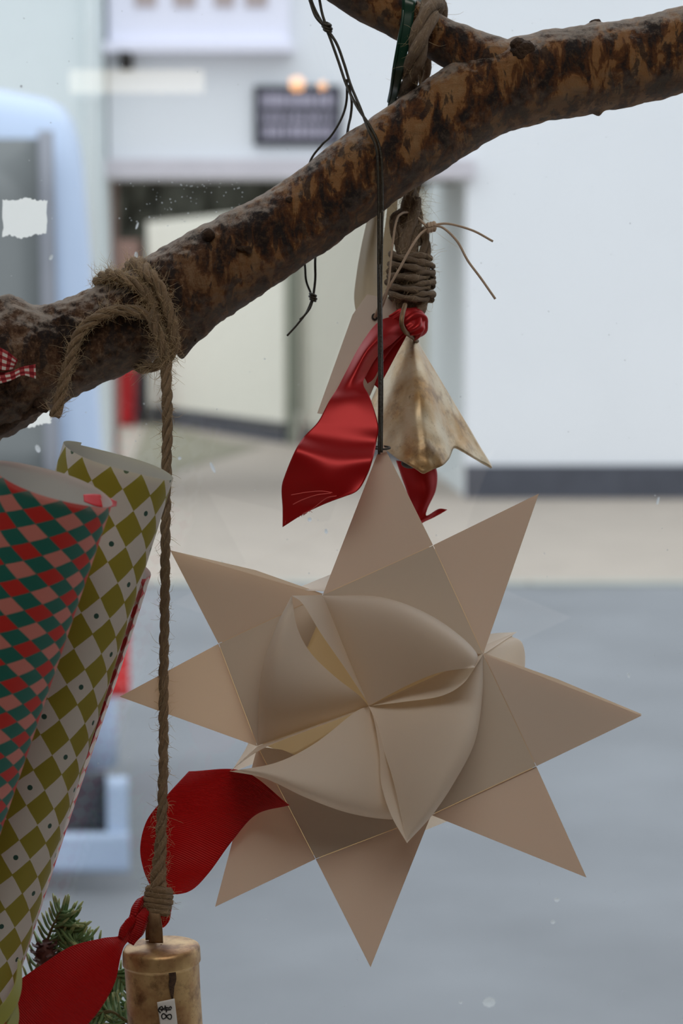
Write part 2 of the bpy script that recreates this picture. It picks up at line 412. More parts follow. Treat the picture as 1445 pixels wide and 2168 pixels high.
M_pane = plain('brown_curtained_pane', (0.46,0.38,0.37), 0.3)
M_signD = plain('dark_sign_board', (0.035,0.035,0.05), 0.5)
M_signL = plain('pale_sign_lettering', (0.45,0.42,0.52), 0.6)
# ================================================================== SETTING: the street
S = dict(kind='structure')
YW = groundY(1055)                       # opposite facade
YK = groundY(1240)                       # far kerb
GL = 1.10                                # shop window glass
def at(x, y, Y=YW): return PY(x, y, Y)
box('road', (-14, 2.6, -0.12), (14, YK, 0.0), M_road, **S)
box('near_pavement', (-14, GL+0.14, -0.1), (14, 2.6, 0.05), M_pave, **S)
box('far_pavement', (-14, YK+0.14, -0.1), (14, 60, 0.0), M_pave, **S)
kb = thing('kerb', None, None); kb['kind'] = 'structure'
for k in range(26):
    x0 = -13 + k; box('kerb_stone', (x0+0.006, YK, -0.1), (x0+0.994, YK+0.14, 0.012), M_kerb, kb)
# facade pieces around the passage opening
xl = at(236, 700)[0]; xr = at(985, 700)[0]; zt = at(700, 378)[2]
box('wall_front', (xr, YW, 0), (12, YW+0.35, 7.5), M_wallW, **S)
box('wall_above_passage', (xl-0.01, YW, zt), (xr, YW+0.35, 7.5), M_wallW, **S)
box('wall_left', (-12, YW-0.25, 0), (at(228,700)[0], YW+0.35, 7.5), M_wallB, **S)
box('trim_lintel', (xl-0.04, YW-0.10, zt), (xr+0.06, YW, zt+0.14), M_lintel, **S)
box('trim_plinth', (xr, YW-0.03, 0), (12, YW, 0.255), M_plinth, **S)
pipe = MB(); w = np.array([[at(205,500)[0], YW-0.32, z] for z in (0, 3.7, 7.4)]); pipe.add(*sweep(w, 0.045, 12))
# passage walls, ceiling, gates
Yb = 24.0
def quad_wall(name, a, b, z0, z1, t, mat, parent=None, **kw):
    a = np.array(a); b = np.array(b); d = b-a; d = d/np.linalg.norm(d); nn = np.array([-d[1], d[0]])*t
    c = [a, b, b+nn, a+nn]; v = [(p[0],p[1],z0) for p in c]+[(p[0],p[1],z1) for p in c]
    return mk(name, v, [(0,1,5,4),(1,2,6,5),(2,3,7,6),(3,0,4,7),(4,5,6,7),(3,2,1,0)], mat, parent, smooth=False, **kw)
YL = groundY(893); YM = groundY(938); YR = groundY(990)
pL0 = (xl, YW+0.35); pL1 = (PY(312,700,YL)[0], YL)
quad_wall('wall_passage_left', pL0, (xl-0.05, YW+1.1), 0, zt+0.1, 0.05, M_brick, **S)
quad_wall('wall_yard_left', (pL1[0]-3.0, YL-0.02), (pL1[0]-0.10, YL-0.02), 0, 2.28, 0.25, M_brick, **S)
pM = (PY(600,700,YM)[0], YM); pR = (PY(905,700,YR)[0], YR)
box('passage_ceiling', (-6, YW+0.35, zt+0.02), (xr+0.5, YW+1.2, zt+0.22), M_timber, **S)
gt = thing('beams', None, None); gt['kind'] = 'structure'
for k in range(1):
    y0 = YW+1.2+k*0.9; box('beam', (-6, y0, zt+0.05+0.01*k), (xr+0.8, y0+0.55, zt+0.26), M_timber, gt)
box('passage_loft', (-6, YW+0.35, zt+0.26), (xr+0.8, YW+2.2, 4.5), M_timber, **S)
hd = MB(); random.seed(31); hy = YL+1.3; ha = PY(150,700,hy)[0]; hb = PY(1000,700,hy)[0]
nx, nz = 60, 14
hv = [(lerp(ha,hb,i/nx), hy - 0.5*math.sin(math.pi*j/nz)+0.35*noise.noise(Vector((i*0.5,j*0.6,3))), lerp(0.0,4.0,j/nz)+0.2*noise.noise(Vector((i*0.4,j,9)))) for i in range(nx+1) for j in range(nz+1)]
hd.add(hv, [(i*(nz+1)+j, (i+1)*(nz+1)+j, (i+1)*(nz+1)+j+1, i*(nz+1)+j+1) for i in range(nx) for j in range(nz)])
for _ in range(2600):
    c = np.array(random.choice(hv)) + np.array([random.uniform(-.1,.1), random.uniform(-.2,0), random.uniform(-.1,.1)])
    a = np.array([random.uniform(-1,1) for _ in range(3)]); a /= np.linalg.norm(a); b = np.cross(a, [0.3,1,0.2]); b /= np.linalg.norm(b)
    hd.add([c-a*.05, c+b*.025, c+a*.05, c-b*.025], [(0,1,2,3)])
hdo = hd.build('hedge', plain('dark_hedge_leaves', (0.045,0.045,0.032), 0.8, var=0.7, sc=5), smooth=False, kind='stuff', label='dark hedge rising behind the gates in the passage', cat='hedge')
g1 = thing('wooden_gate', 'cream board gate at the back of the passage, left of the grey-green post', 'gate', (pL1[0], pL1[1], 0))
def gate(parent, a, b, z1, nb, mat):
    a = np.array(a); b = np.array(b)
    for k in range(nb):
        quad_wall('board', lerp(a,b,(k+0.03)/nb), lerp(a,b,(k+0.97)/nb), 0.05+0.06, z1, 0.04, mat, parent)
    quad_wall('bottom_rail', a, b, 0.0, 0.22, 0.08, M_plinth, parent)
gate(g1, pL1, pM, 2.50, 12, M_creamgate)
ps = thing('gate_post', 'grey-green upright post between the cream gate and the darker beige gate', 'post', (pM[0]+0.06, YM, 0))
box('shaft', (pM[0]+0.045, YM-0.22, 0), (pM[0]+0.15, YM-0.12, 2.55), M_gatepost, ps, bev=0.01)
box('cap', (pM[0]+0.02, YM-0.24, 2.55), (pM[0]+0.16, YM-0.10, 2.60), M_gatepost, ps)
g2 = thing('wooden_gate', 'darker beige board gate in the passage, right of the grey-green post', 'gate', (pR[0], pR[1], 0))
gate(g2, (pM[0]+0.17, YM), (pR[0]-0.03,pR[1]), 2.50, 10, M_beigegate)
quad_wall('wall_passage_right', pR, (xr, YW+0.35), 0, 2.6, 0.02, M_wallB, **S)
q = np.array([(pL0[0]-1,YW-0.1),(pL1[0]-1,YL+1)])
ms = mk('moss_strip', [(xl-0.02, YW+1.0, 0.006), (PY(560,930,YM)[0], YM-0.6, 0.006), (PY(560,930,YM)[0]-0.4, YM, 0.012), (pL1[0], YL, 0.012)], [(0,1,2,3)], M_moss, smooth=False)
props(ms, kind='structure')
# red bin and dark bin at the left of the passage
def blob_bin(name, label, x, y0, y1, Y, wpx, mat, mat2):
    a = PY(x, y1, Y); b = PY(x, y0, Y); r = wpx/2*Y/F; gz = 0.0
    t = thing(name, label, 'bin', (a[0], Y, gz))
    h = b[2]
    v,f,u = lathe([(0.001,gz),(r*0.82,gz),(r*0.9,gz+0.1),(r,h*0.92),(r*1.04,h*0.93),(r*0.98,h*0.94)], (a[0],Y,0), (0,0,1), 32); mk('barrel', v, f, mat, t, uvs=u)
    v,f,u = lathe([(r*1.08,h*0.93),(r*1.08,h*0.97),(r*0.6,h*1.03),(0.001,h*1.05)], (a[0],Y,0), (0,0,1), 32); mk('lid', v, f, mat2, t, uvs=u)
    return t
blob_bin('refuse_bin', 'bright red bin seen under the branch at the left end of the passage', 262, 775, 900, YL-0.9, 56, M_red, M_red)
blob_bin('refuse_bin', 'narrow dark bin just right of the red bin in the passage', 298, 778, 898, YL-0.5, 30, M_vantrim, M_vantrim)
dp = thing('drainpipe', 'pale vertical drainpipe on the wall left of the passage', 'pipe', (at(205,500)[0], YW-0.32, 0))
pipe.build('pipe', M_wallB, dp)
for z in (1.0, 3.0, 5.0): box('bracket', (at(205,500)[0]-0.06, YW-0.36, z), (at(205,500)[0]+0.06, YW-0.25, z+0.04), M_wallB, dp)
# sign board above the passage
a = at(538, 308); b = at(722, 182)
sg = thing('sign_board', 'dark rectangular sign with three rows of pale lettering on the white wall', 'sign', (a[0], YW, a[2]))
box('board', (a[0], YW-0.05, a[2]), (b[0], YW, b[2]), M_signD, sg, bev=0.005)
sb = MB(); random.seed(3)
for r, (ya, yb) in enumerate(((198,228),(240,258),(266,292))):
    x = 552 + random.uniform(0,6)
    while x < 706:
        wl = random.uniform(5, 12)
        pa = at(x, yb); pb = at(min(708,x+wl), ya + random.uniform(0,4))
        sb.box(pa[0], YW-0.056, pa[2], pb[0], YW-0.05, pb[2]); x += wl + random.uniform(2.5, 6)
sb.build('lettering', M_signL, sg, smooth=False, label='pale lettering, too blurred to read')
# first-floor window above the sign
a = at(232, 95); b = at(612, -260)
win = thing('window_2', None, None, (a[0], YW, a[2])); win['kind'] = 'structure'
box('window_frame', (a[0], YW-0.10, a[2]), (b[0], YW, b[2]), M_winframe, win, bev=0.01)
box('window_sill', (a[0]-0.03, YW-0.20, a[2]-0.07), (b[0]+0.03, YW, a[2]), M_winframe, win)
for xa, xb in ((288,332),(370,415),(455,496),(520,566)):
    for ya, yb in ((18,-90),(-105,-220)):
        p0 = at(xa, ya); p1 = at(xb, yb); box('pane', (p0[0], YW-0.115, p0[2]), (p1[0], YW-0.1, p1[2]), M_pane, win)
p0 = at(262, 102, YW-0.2)
br = thing('wall_bracket', 'small dark iron bracket under the left end of the upper window', 'bracket', (p0[0], YW-0.1, p0[2]-0.08))
box('plate', (p0[0]-0.05, YW-0.03, p0[2]-0.14), (p0[0]+0.05, YW, p0[2]), M_iron, br)
box('arm', (p0[0]-0.04, YW-0.2, p0[2]-0.07), (p0[0]+0.04, YW-0.03, p0[2]-0.02), M_iron, br)
# ================================================================== van parked in the road
YV = groundY(1905)
vx = PY(252, 1700, YV)[0]
vt = thing('van', 'pale blue-white van parked in the road at the left edge', 'van', (vx-1.5, YV+0.9, 0))
yaw = math.radians(10.5)
def VR(p):   # van space: x to the right end (0 = rear end), y depth, z up
    x, y, z = p; return (vx + x*math.cos(yaw)*1.0 - y*math.sin(yaw), YV + 0.10 + x*math.sin(yaw)*0.0 + y*math.cos(yaw) - x*0.0 + (-x)*math.sin(yaw)*0, z)
def vloft(name, secs, mat, closed=True, **kw):
    """secs: list of closed loops in van space"""
    m = len(secs[0]); v = [VR(p) for s in secs for p in s]
    f = [(i*m+k, i*m+(k+1)%m, (i+1)*m+(k+1)%m, (i+1)*m+k) for i in range(len(secs)-1) for k in range(m)]
    f.append(tuple(range(m))[::-1]); f.append(tuple((len(secs)-1)*m+k for k in range(m)))
    o = mk(name, v, f, mat, vt, **kw); return o
ztop = PY(60, 132, YV)[2]
def vsec(x, ins, top, wd=1.75):
    # outline of the body across its width, rounded shoulders, tumblehome
    b = []
    prof = [(0.03,0.30),(0.0,0.45),(0.0,0.95),(0.02,1.15),(0.07,1.60),(0.12,top-0.22),(0.17,top-0.09),(0.27,top-0.02),(0.5,top)]
    for y, z in prof: b.append((x, y+ins, z))
    for y, z in prof[::-1]: b.append((x, wd-y-ins, z))
    return b
xs = []
for x, ins, tp in ((-4.6,0.25,1.45),(-4.3,0.08,1.7),(-3.8,0.0,ztop),(-0.50,0.0,ztop),(-0.32,0.0,ztop-0.012),(-0.20,0.008,ztop-0.035),(-0.155,0.025,ztop-0.055),(-0.125,0.06,ztop-0.09),(-0.108,0.12,ztop-0.14),(-0.10,0.22,ztop-0.2)):
    xs.append(vsec(x, ins, tp))
# rear face leans: lower part further right
def lean(s):
    return [(x + 0.035 + (0.075*(1-min(1,max(0,(z-0.3)/(ztop-0.3)))) if x > -0.45 else -0.035), y, z) for x,y,z in s]
vb = vloft('body', [lean(s) for s in xs], M_van)
def vpanel(name, x0, x1, z0, z1, y, mat, sub=None, lx=0.0):
    yy = lambda z: (0.02+(z-1.15)*0.11 if z > 1.15 else 0.0) + y
    zs = [z0 + (z1-z0)*k/6 for k in range(7)]
    v = []; f = []
    for z in zs:
        for x in (x0 + lx*(z-z0), x1 - lx*(z-z0)): v += [VR((x, yy(z), z)), VR((x, yy(z)+0.02, z))]
    for i in range(6):
        k = i*4; f += [(k,k+2,k+6,k+4),(k+1,k+5,k+7,k+3),(k,k+4,k+5,k+1),(k+2,k+3,k+7,k+6)]
    f += [(0,1,3,2),(24,26,27,25)]
    return mk(name, v, f, mat, vt)
zw0 = 0.98; zw1 = ztop-0.17
for k in range(3): vpanel('side_window', -1.22-k*1.1, -0.195-k*1.1 , zw0, zw1, -0.008, M_vanglass)
vpanel('window_rubber', -0.195, -0.155, zw0-0.02, zw1+0.02, -0.010, M_lintel2)
vpanel('bumper', -0.60, 0.01, 0.06, 0.16, -0.06, M_van)
vpanel('bumper_recess', -0.60, -0.045, 0.16, 0.31, -0.03, M_vantrim)
vpanel('bumper_corner', -0.045, 0.010, 0.12, 0.30, -0.04, M_van)
vpanel('sill_panel', -4.0, -0.42, 0.22, 0.36, -0.01, M_vantrim)
vpanel('tail_lamp', -0.055, 0.02, 0.50, 0.68, 0.0, M_redlamp)
for wx in (-0.95, -3.6):
    c = VR((wx, 0.12, 0.30)); ax = np.array(VR((wx,1,0)))-np.array(VR((wx,0,0)))
    v,f,u = lathe([(0.18,-0.08),(0.28,-0.10),(0.30,-0.06),(0.30,0.1),(0.2,0.12)], c, ax, 32); o = mk('wheel', v, f, M_rubber, vt, uvs=u)
    v,f,u = lathe([(0.001,-0.085),(0.1,-0.09),(0.18,-0.075),(0.185,-0.06)], c, ax, 32); mk('hubcap', v, f, M_lintel, o, uvs=u)
# ================================================================== SETTING: the shop
X0, X1, YB, ZC = -2.3, 2.1, -4.2, 2.75
box('floor', (X0, YB, -0.05), (X1, GL-0.02, 0.05), M_floor, **S)
box('ceiling', (X0, YB, ZC), (X1, GL+0.14, ZC+0.1), M_ceil, **S)
box('wall_back', (X0, YB-0.1, 0), (X1, YB, ZC), M_roomwall, **S)
box('wall_room_left', (X0-0.1, YB, 0), (X0, GL+0.14, ZC), M_roomwall, **S)
box('wall_room_right', (X1, YB, 0), (X1+0.1, GL+0.14, ZC), M_roomwall, **S)
wx0, wx1, wz0, wz1 = -1.7, 1.6, 0.82, 2.55
box('wall_under_window', (X0, GL-0.04, 0), (X1, GL+0.14, wz0), M_frame, **S)
box('wall_over_window', (X0, GL-0.04, wz1), (X1, GL+0.14, 5.5), M_frame, **S)
box('wall_beside_window_left', (X0, GL-0.04, wz0), (wx0, GL+0.14, wz1), M_frame, **S)
box('wall_beside_window_right', (wx1, GL-0.04, wz0), (X1, GL+0.14, wz1), M_frame, **S)
box('trim_display_ledge', (X0, 0.55, wz0-0.04), (X1, GL-0.04, wz0), M_ledge, **S)
box('trim_display_front', (X0, 0.55, 0.05), (X1, 0.58, wz0-0.04), M_ledge, **S)
w1 = thing('window_1', None, None, ((wx0+wx1)/2, GL, wz0)); w1['kind'] = 'structure'
fr = MB(); tk = 0.05
for b in ((wx0,wz0,wx1,wz0+tk),(wx0,wz1-tk,wx1,wz1),(wx0,wz0+tk,wx0+tk,wz1-tk),(wx1-tk,wz0+tk,wx1,wz1-tk)):
    fr.box(b[0], GL-0.03, b[1], b[2], GL+0.05, b[3])
fr.build('window_frame', M_frame, w1, smooth=False)
mk('pane', [(wx0+tk,GL,wz0+tk),(wx1-tk,GL,wz0+tk),(wx1-tk,GL,wz1-tk),(wx0+tk,GL,wz1-tk)], [(0,1,2,3)], M_glass, w1, smooth=False)
# flaky white paint remnants on the glass
def flake(x0, y0, x1, y1, seed):
    random.seed(seed); n = 30; top = []; bot = []
    for i in range(n+1):
        t = i/n; jx = random.uniform(-1.2,1.2) if 0 < i < n else 0
        x = lerp(x0,x1,t)+jx
        top.append((x, y0+random.uniform(-1.6,1.6)+2.5*math.sin(t*9)))
        bot.append((x, y1+random.uniform(-2,2)-(10*max(0,t-0.7)/0.3)-3*math.sin(t*11)))
    rows = [[lerp(np.array(a),np.array(b),k/8) + np.array([random.uniform(-1.6,1.6) if i in (0,n) else 0, 0]) for k in range(9)] for i,(a,b) in enumerate(zip(top,bot))]
    v = []; f = []
    for r in rows:
        for q in r: v.append(PY(q[0],q[1],GL-0.0012))
    for i in range(n):
        for k in range(8): f.append((i*9+k,i*9+k+1,(i+1)*9+k+1,(i+1)*9+k))
    return v, f
v,f = flake(6, 422, 99, 501, 5); o = mk('paint_remnant', v, f, M_residue, smooth=False)
props(o, 'white torn square patch stuck on the window glass over the van window', 'sticker remnant')
v,f = flake(28, 868, 108, 903, 8); o = mk('paint_remnant', v, f, M_residue, smooth=False)
props(o, 'white ragged patch on the glass half hidden under the branch at the left', 'sticker remnant')
dm = MB(); random.seed(11)
spots = [(450,990,4,14,25),(290,478,2.5,9,-20),(288,540,4,8,0),(45,183,3.5,3.5,0),(1392,1060,3,10,-15),(655,1100,5,5,0),(690,1125,4,6,10),(380,970,4,4,0),
         (1178,1905,6,5,0),(1170,1952,5,5,0),(1035,2122,16,13,0),(975,2122,4,4,0),(80,950,6,10,20),(108,545,4,7,-30),(845,170,2,2,0),(160,945,2,8,30),(1330,1430,3,6,10),(560,760,2,2,0),(975,840,2,2,0)]
spots += [(random.uniform(0,1445), random.uniform(0,2168), *(2*[random.uniform(0.7,1.7)]), 0) for _ in range(260)]
spots += [(random.uniform(230,560), random.uniform(380,470), *(2*[random.uniform(0.7,1.6)]), 0) for _ in range(90)]
for x, y, a, b, an in spots:
    c = PY(x, y, GL-0.0008); s = GL/F; pts = []; ra = math.radians(an)
    for k in range(8):
        t = 2*math.pi*k/8; ex = a*math.cos(t)*0.9; ey = b*math.sin(t)*0.9
        pts.append(c + np.array([(ex*math.cos(ra)-ey*math.sin(ra))*s, 0, (ex*math.sin(ra)+ey*math.cos(ra))*s]))
    dm.add([c-np.array([0,0.0003,0])]+pts, [(0,1+i,1+(i+1)%8) for i in range(8)])
dm.build('dust_specks', M_dust, w1, smooth=False, kind='stuff')
# pendant lamps (their reflections show in the glass) and an added ceiling fill
M_lampglow = emit('warm_diffuser', (1.0,0.90,0.70), ROOM_LAMP)
M_bulbglow = emit('orange_bulb', (1.0,0.45,0.12), 16.0)
M_fillglow = emit('ceiling_fill_glow', (1.0,0.94,0.84), FILL_PANEL)
M_black = plain('black_cable', (0.02,0.02,0.02), 0.6)
def mirror(x, y, Yl):    # where a lamp at depth Yl must hang to be mirrored at photo position (x, y)
    q = PY(x, y, 2*GL-Yl); return np.array([q[0], Yl, q[2]])
c = mirror(290, 172, -3.0)
lt = thing('linear_pendant_lamp', 'warm tube pendant lamp behind the viewer, mirrored as a pale bar in the window', 'lamp', tuple(c))
m = MB(); m.add(*sweep(np.array([c+np.array([x,0,0]) for x in np.linspace(-0.15,0.15,8)]), 0.026, 16)); m.build('diffuser', M_lampglow, lt)
m = MB()
for sx in (-0.12,0.12): m.add(*sweep(np.array([c+np.array([sx,0,0.018]), np.array([c[0]+sx,c[1],ZC])]), 0.002, 6))
m.build('cable', M_black, lt)
for (px, py, rr, lab) in ((628,178,0.017,'small orange bulb mirrored in the window above the dark sign'),(682,182,0.010,'smallest orange bulb mirrored above the right end of the sign')):
    c = mirror(px, py, -2.6); t = thing('pendant_bulb', lab, 'lamp', tuple(c))
    m = MB(); ball(m, c, rr); m.build('bulb', M_bulbglow, t)
    m = MB(); m.add(*sweep(np.array([c+np.array([0,0,rr*0.9]), np.array([c[0],c[1],ZC])]), 0.002, 6)); m.build('cable', M_black, t)
cl = thing('ceiling_fill', 'added warm fill panel on the ceiling above the window display, out of view', 'lamp', (0.15,-0.15,ZC))  # unseen fill light, added to brighten the display from above
box('housing', (-0.5,-0.6,ZC-0.05), (0.8,0.3,ZC), M_frame, cl)
box('diffuser', (-0.47,-0.57,ZC-0.06), (0.77,0.27,ZC-0.05), M_fillglow, cl)
# ================================================================== BRANCH
DB = 0.985
main_c = [(2500,-180,DB,70),(2050,-20,DB,84),(1700,60,DB,92),(1560,80,DB,90),(1445,103,DB,88),(1340,130,DB,90),(1250,148,DB,92),(1150,162,DB,93),(1060,186,DB,92),(985,222,DB,90),(900,279,DB,88),
          (800,347,DB,86),(700,417,DB,86),(600,486,DB,88),(500,546,DB,94),(400,606,DB,99),(300,668,DB,97),(200,712,DB,97),(110,748,DB,104),(40,765,DB,128),(-30,790,DB,140),(-120,825,DB,138),(-260,860,DB,128),(-620,960,DB,100),(-1000,1040,DB,84)]
def bark_disp(p, s, a):
    v = Vector(p)
    x = 0.0007*noise.noise(v*38) + 0.0007*noise.noise(v*110) + 0.00045*noise.noise(v*300)
    rough = max(0, min(0.38, 1.15*(s-0.55)))*0.0036
    return x + rough*noise.turbulence(v*150, 3, False)
bt = thing('branch', 'thick crooked brown branch with peeling bark crossing the window', 'branch', P(700,417,DB))
w, r = path(main_c, 900)
v,f,u = sweep(w, r, 110, disp=bark_disp)
v = np.array(v)
def pinch(pt, rad, amt, dirv=None):
    global v
    c = P(*pt); d = np.linalg.norm(v-c, axis=1); k = np.exp(-(d/rad)**2)*amt
    dv = np.array(dirv) if dirv is not None else np.array([0,-1,0])
    v = v + k[:,None]*dv
pinch((1112,115,DB-0.017), 0.0065, 0.0045)
pinch((442,492,DB-0.014), 0.0022, 0.0014)
pinch((505,525,DB-0.017), 0.003, -0.001)
pinch((388,712,DB-0.004), 0.0048, 0.0095, (-0.15,0,-1))
pinch((428,692,DB-0.002), 0.006, 0.0035, (-0.3,0,-1))
pinch((1265,232,DB), 0.0022, 0.0022, (0.2,0,-1))
pinch((1258,56,DB), 0.003, 0.002, (0,0,1))
pinch((15,650,DB-0.006), 0.007, 0.004, (0,0,1))
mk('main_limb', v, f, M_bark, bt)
side_c = [(1075,168,DB-0.001,84),(1030,138,DB-0.001,66),(980,106,DB,52),(930,84,DB,46),(860,44,DB,47),(760,-16,DB,50),(640,-92,DB,52),(520,-160,DB,52)]
w, r = path(side_c, 200)
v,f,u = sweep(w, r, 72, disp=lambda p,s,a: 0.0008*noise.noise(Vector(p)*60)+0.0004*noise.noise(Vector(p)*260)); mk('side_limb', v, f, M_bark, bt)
m = MB()
for (x,y,d,rp) in ((1112,112,DB-0.0195,24),(1098,95,DB-0.019,14),(1130,128,DB-0.019,13)):
    w, r = path([(x-rp*0.2,y,d+0.004,rp*1.1),(x,y,d,rp),(x+rp*0.15,y+2,d-0.0018,rp*0.62),(x+rp*0.2,y+2,d-0.0024,rp*0.15)], 14)
    m.add(*sweep(w, r, 18, disp=lambda p,s,a: 0.0012*noise.noise(Vector(p)*500)))
m.build('knot', M_knot, bt, label='dark raised knot')
def stub(pts, rr, n=10):
    m = MB(); w, r = path([(*p, q) for p, q in zip(pts, rr)], n); m.add(*sweep(w, r, 14, disp=lambda p,s,a: 0.0006*noise.noise(Vector(p)*700))); return m.build('knot', M_knot, bt)
stub([(1255,62,DB),(1262,50,DB),(1270,44,DB)], (16,12,5))
stub([(440,498,DB-0.0165),(440,494,DB-0.0195),(440,493,DB-0.021)], (15,11,4))
stub([(80,852,DB-0.012),(90,862,DB-0.014),(97,868,DB-0.016)], (13,11,7))
stub([(528,532,DB-0.0185),(522,527,DB-0.0195),(500,524,DB-0.0195)], (8,6,3))
stub([(612,425,DB-0.015),(612,422,DB-0.0175),(612,421,DB-0.018)], (9,6,2))
m = MB(); w, r = path([(-60,930,DB-0.008,26),(10,900,DB-0.010,16),(50,880,DB-0.011,10),(90,862,DB-0.012,5)], 30); m.add(*sweep(w, r, 16, disp=lambda p,s,a: 0.0008*noise.noise(Vector(p)*300)))
m.build('bark_flake', M_knot, bt)
m = MB()
for x_, y_ in ((2350,-130),(-800,1000)):
    c = P(x_, y_, DB); m.add(*sweep(np.array([c+np.array([0,0,-0.01]), np.array([c[0],c[1],ZC])]), 0.0016, 8))
m.build('support_cord', M_string, bt)
m = MB()
random.seed(4)
for _ in range(26):
    x = random.uniform(372,430); y = 742-(x-372)*0.62+random.uniform(-6,0); dd = DB+random.uniform(-.006,.006)
    cord(m, [(x,y-6,dd),(x+random.uniform(-5,5),y+random.uniform(2,8),dd)], 3, random.uniform(1.0,3.2), 5)
m.build('torn_bark_edge', M_knot, bt)
# ================================================================== JUTE CORD (left) and its hanging length
FD = DB-0.0205
jt = thing('jute_cord', 'brown hairy jute cord knotted round the branch, carrying the cylindrical bell', 'cord', P(345,1400,0.958))
hm = MB(); R0 = 12.0
def jrope(name, ctrl, n, strands=3, hair=60, hl=0.0035, pitch=4.2, mat=None, **kw):
    m = MB(); w, r = rope(m, ctrl, n, strands, pitch, **kw); o = m.build(name, mat or M_jute, jt); hairs(hm, w, r, hair, hl); return o
jrope('hanging_length', [(352,745,0.966,12),(352,800,0.962,12),(354,900,0.959,11.5),(351,1050,0.958,11),(349,1250,0.958,10.5),(346,1450,0.958,10.5),(346,1600,0.958,10.5),(342,1740,0.958,11.5),(337,1830,0.957,15),(333,1880,0.956,19)], 520, 3, 1000, 0.0028)
jrope('tail_end', [(117,882,FD-0.002,13),(130,830,FD-0.003,12),(145,770,FD-0.003,12),(165,712,FD-0.003,12),(205,672,FD-0.003,13),(255,657,FD-0.003,13),(305,664,FD-0.002,13),(335,690,FD+0.001,12),(345,730,FD+0.003,12)], 240, 3, 600, 0.0038)
jrope('wrapped_loop', [(212,622,DB+0.004,14),(212,594,DB-0.003,15),(236,582,DB-0.014,14),(268,594,FD+0.001,13),(303,615,FD-0.001,12),(325,650,FD-0.002,12)], 150, 3, 600, 0.0040)
jrope('wrapped_loop', [(262,600,DB+0.012,13),(274,570,DB+0.002,16),(292,562,DB-0.009,18),(318,584,FD-0.001,15),(340,615,FD-0.003,13),(356,655,FD-0.003,13),(366,700,FD-0.002,13),(366,738,FD+0.001,13),(345,765,FD+0.004,12),(312,779,DB-0.010,12),(290,775,DB-0.002,11),(275,760,DB+0.010,10)], 320, 3, 800, 0.0040)
jrope('wrapped_loop', [(300,565,DB-0.004,13),(312,600,DB-0.018,13),(322,640,FD-0.001,13),(328,690,FD-0.003,13),(345,735,FD-0.002,13),(352,770,FD+0.001,12)], 150, 3, 500, 0.004)
# knot at the bell
kn = MB()
for k in range(5):
    y = 1885+k*11; rr = 18 - abs(k-2)*1.2; pts = []
    for a in np.linspace(0, 2*math.pi*1.0, 26):
        pts.append((334+(k-2)*-1.5+ (rr+6)*math.cos(a), y + 3*math.cos(a), 0.9575-0.0040*math.sin(a)))
    w, r = path([(*p, 8.5) for p in pts], 50); v,f,u = sweep(w, r, 9, disp=lambda p,s,a: 0.0004*noise.noise(Vector(p)*700)); kn.add(v,f,u); hairs(hm, w, r, 60, 0.0022)
cord(kn, [(338,1880,0.9575),(332,1905,0.957),(330,1935,0.957)], 12, 17, 14)
kn.build('bell_knot', M_jute, jt)
hm.build('loose_fibres', M_hair, jt, kind='stuff')
# ================================================================== LOWER BELL
DL = 0.957
lb = thing('bell', 'gold cylindrical bell with a price sticker hanging at the lower left', 'bell', P(345,2000,DL))
ctr = P(340, 2001, DL); px = DL/F
ax = P(351,2200,DL+0.004) - ctr; ax /= np.linalg.norm(ax)
Rb = 82*px
prof = [(0.0005,-0.0003),(Rb*0.5,-0.0002),(Rb*0.90,0.0002),(Rb*0.965,0.0008),(Rb*0.995,0.0020),(Rb*1.005,0.0068),(Rb*0.998,0.0073),(Rb*0.965,0.0076),(Rb*0.955,0.0085),(Rb*0.96,0.02),(Rb*0.975,0.034),(Rb*0.985,0.052),(Rb*0.97,0.0525),(Rb*0.93,0.04),(Rb*0.92,0.008)]
v,f,u = lathe(prof, ctr, ax, 96)
v = [np.array(p)*1.0 + np.array([0,0,0.0003*noise.noise(Vector(p)*70)]) + 0.0004*noise.noise(Vector(p)*120)*np.array([1,0,0]) for p in v]
mk('body', v, f, M_bellL, lb, uvs=u)
# strap loop
sr = [[(301+2,1925,0.957),(318,1915,0.9565),(340,1925,0.957)]]
st = MB()
rows = [[(315,1996,0.9530),(345,1996,0.9530)],[(315,1960,0.9520),(343,1960,0.9520)],[(312,1930,0.953),(338,1930,0.953)],[(310,1912,0.957),(336,1912,0.957)],[(309,1930,0.962),(334,1930,0.962)],[(308,1960,0.9645),(332,1960,0.9645)],[(308,1990,0.9645),(330,1990,0.9645)]]
sheet('hanging_strap', rows, 40, 4, M_strap, lb, 0.0010)
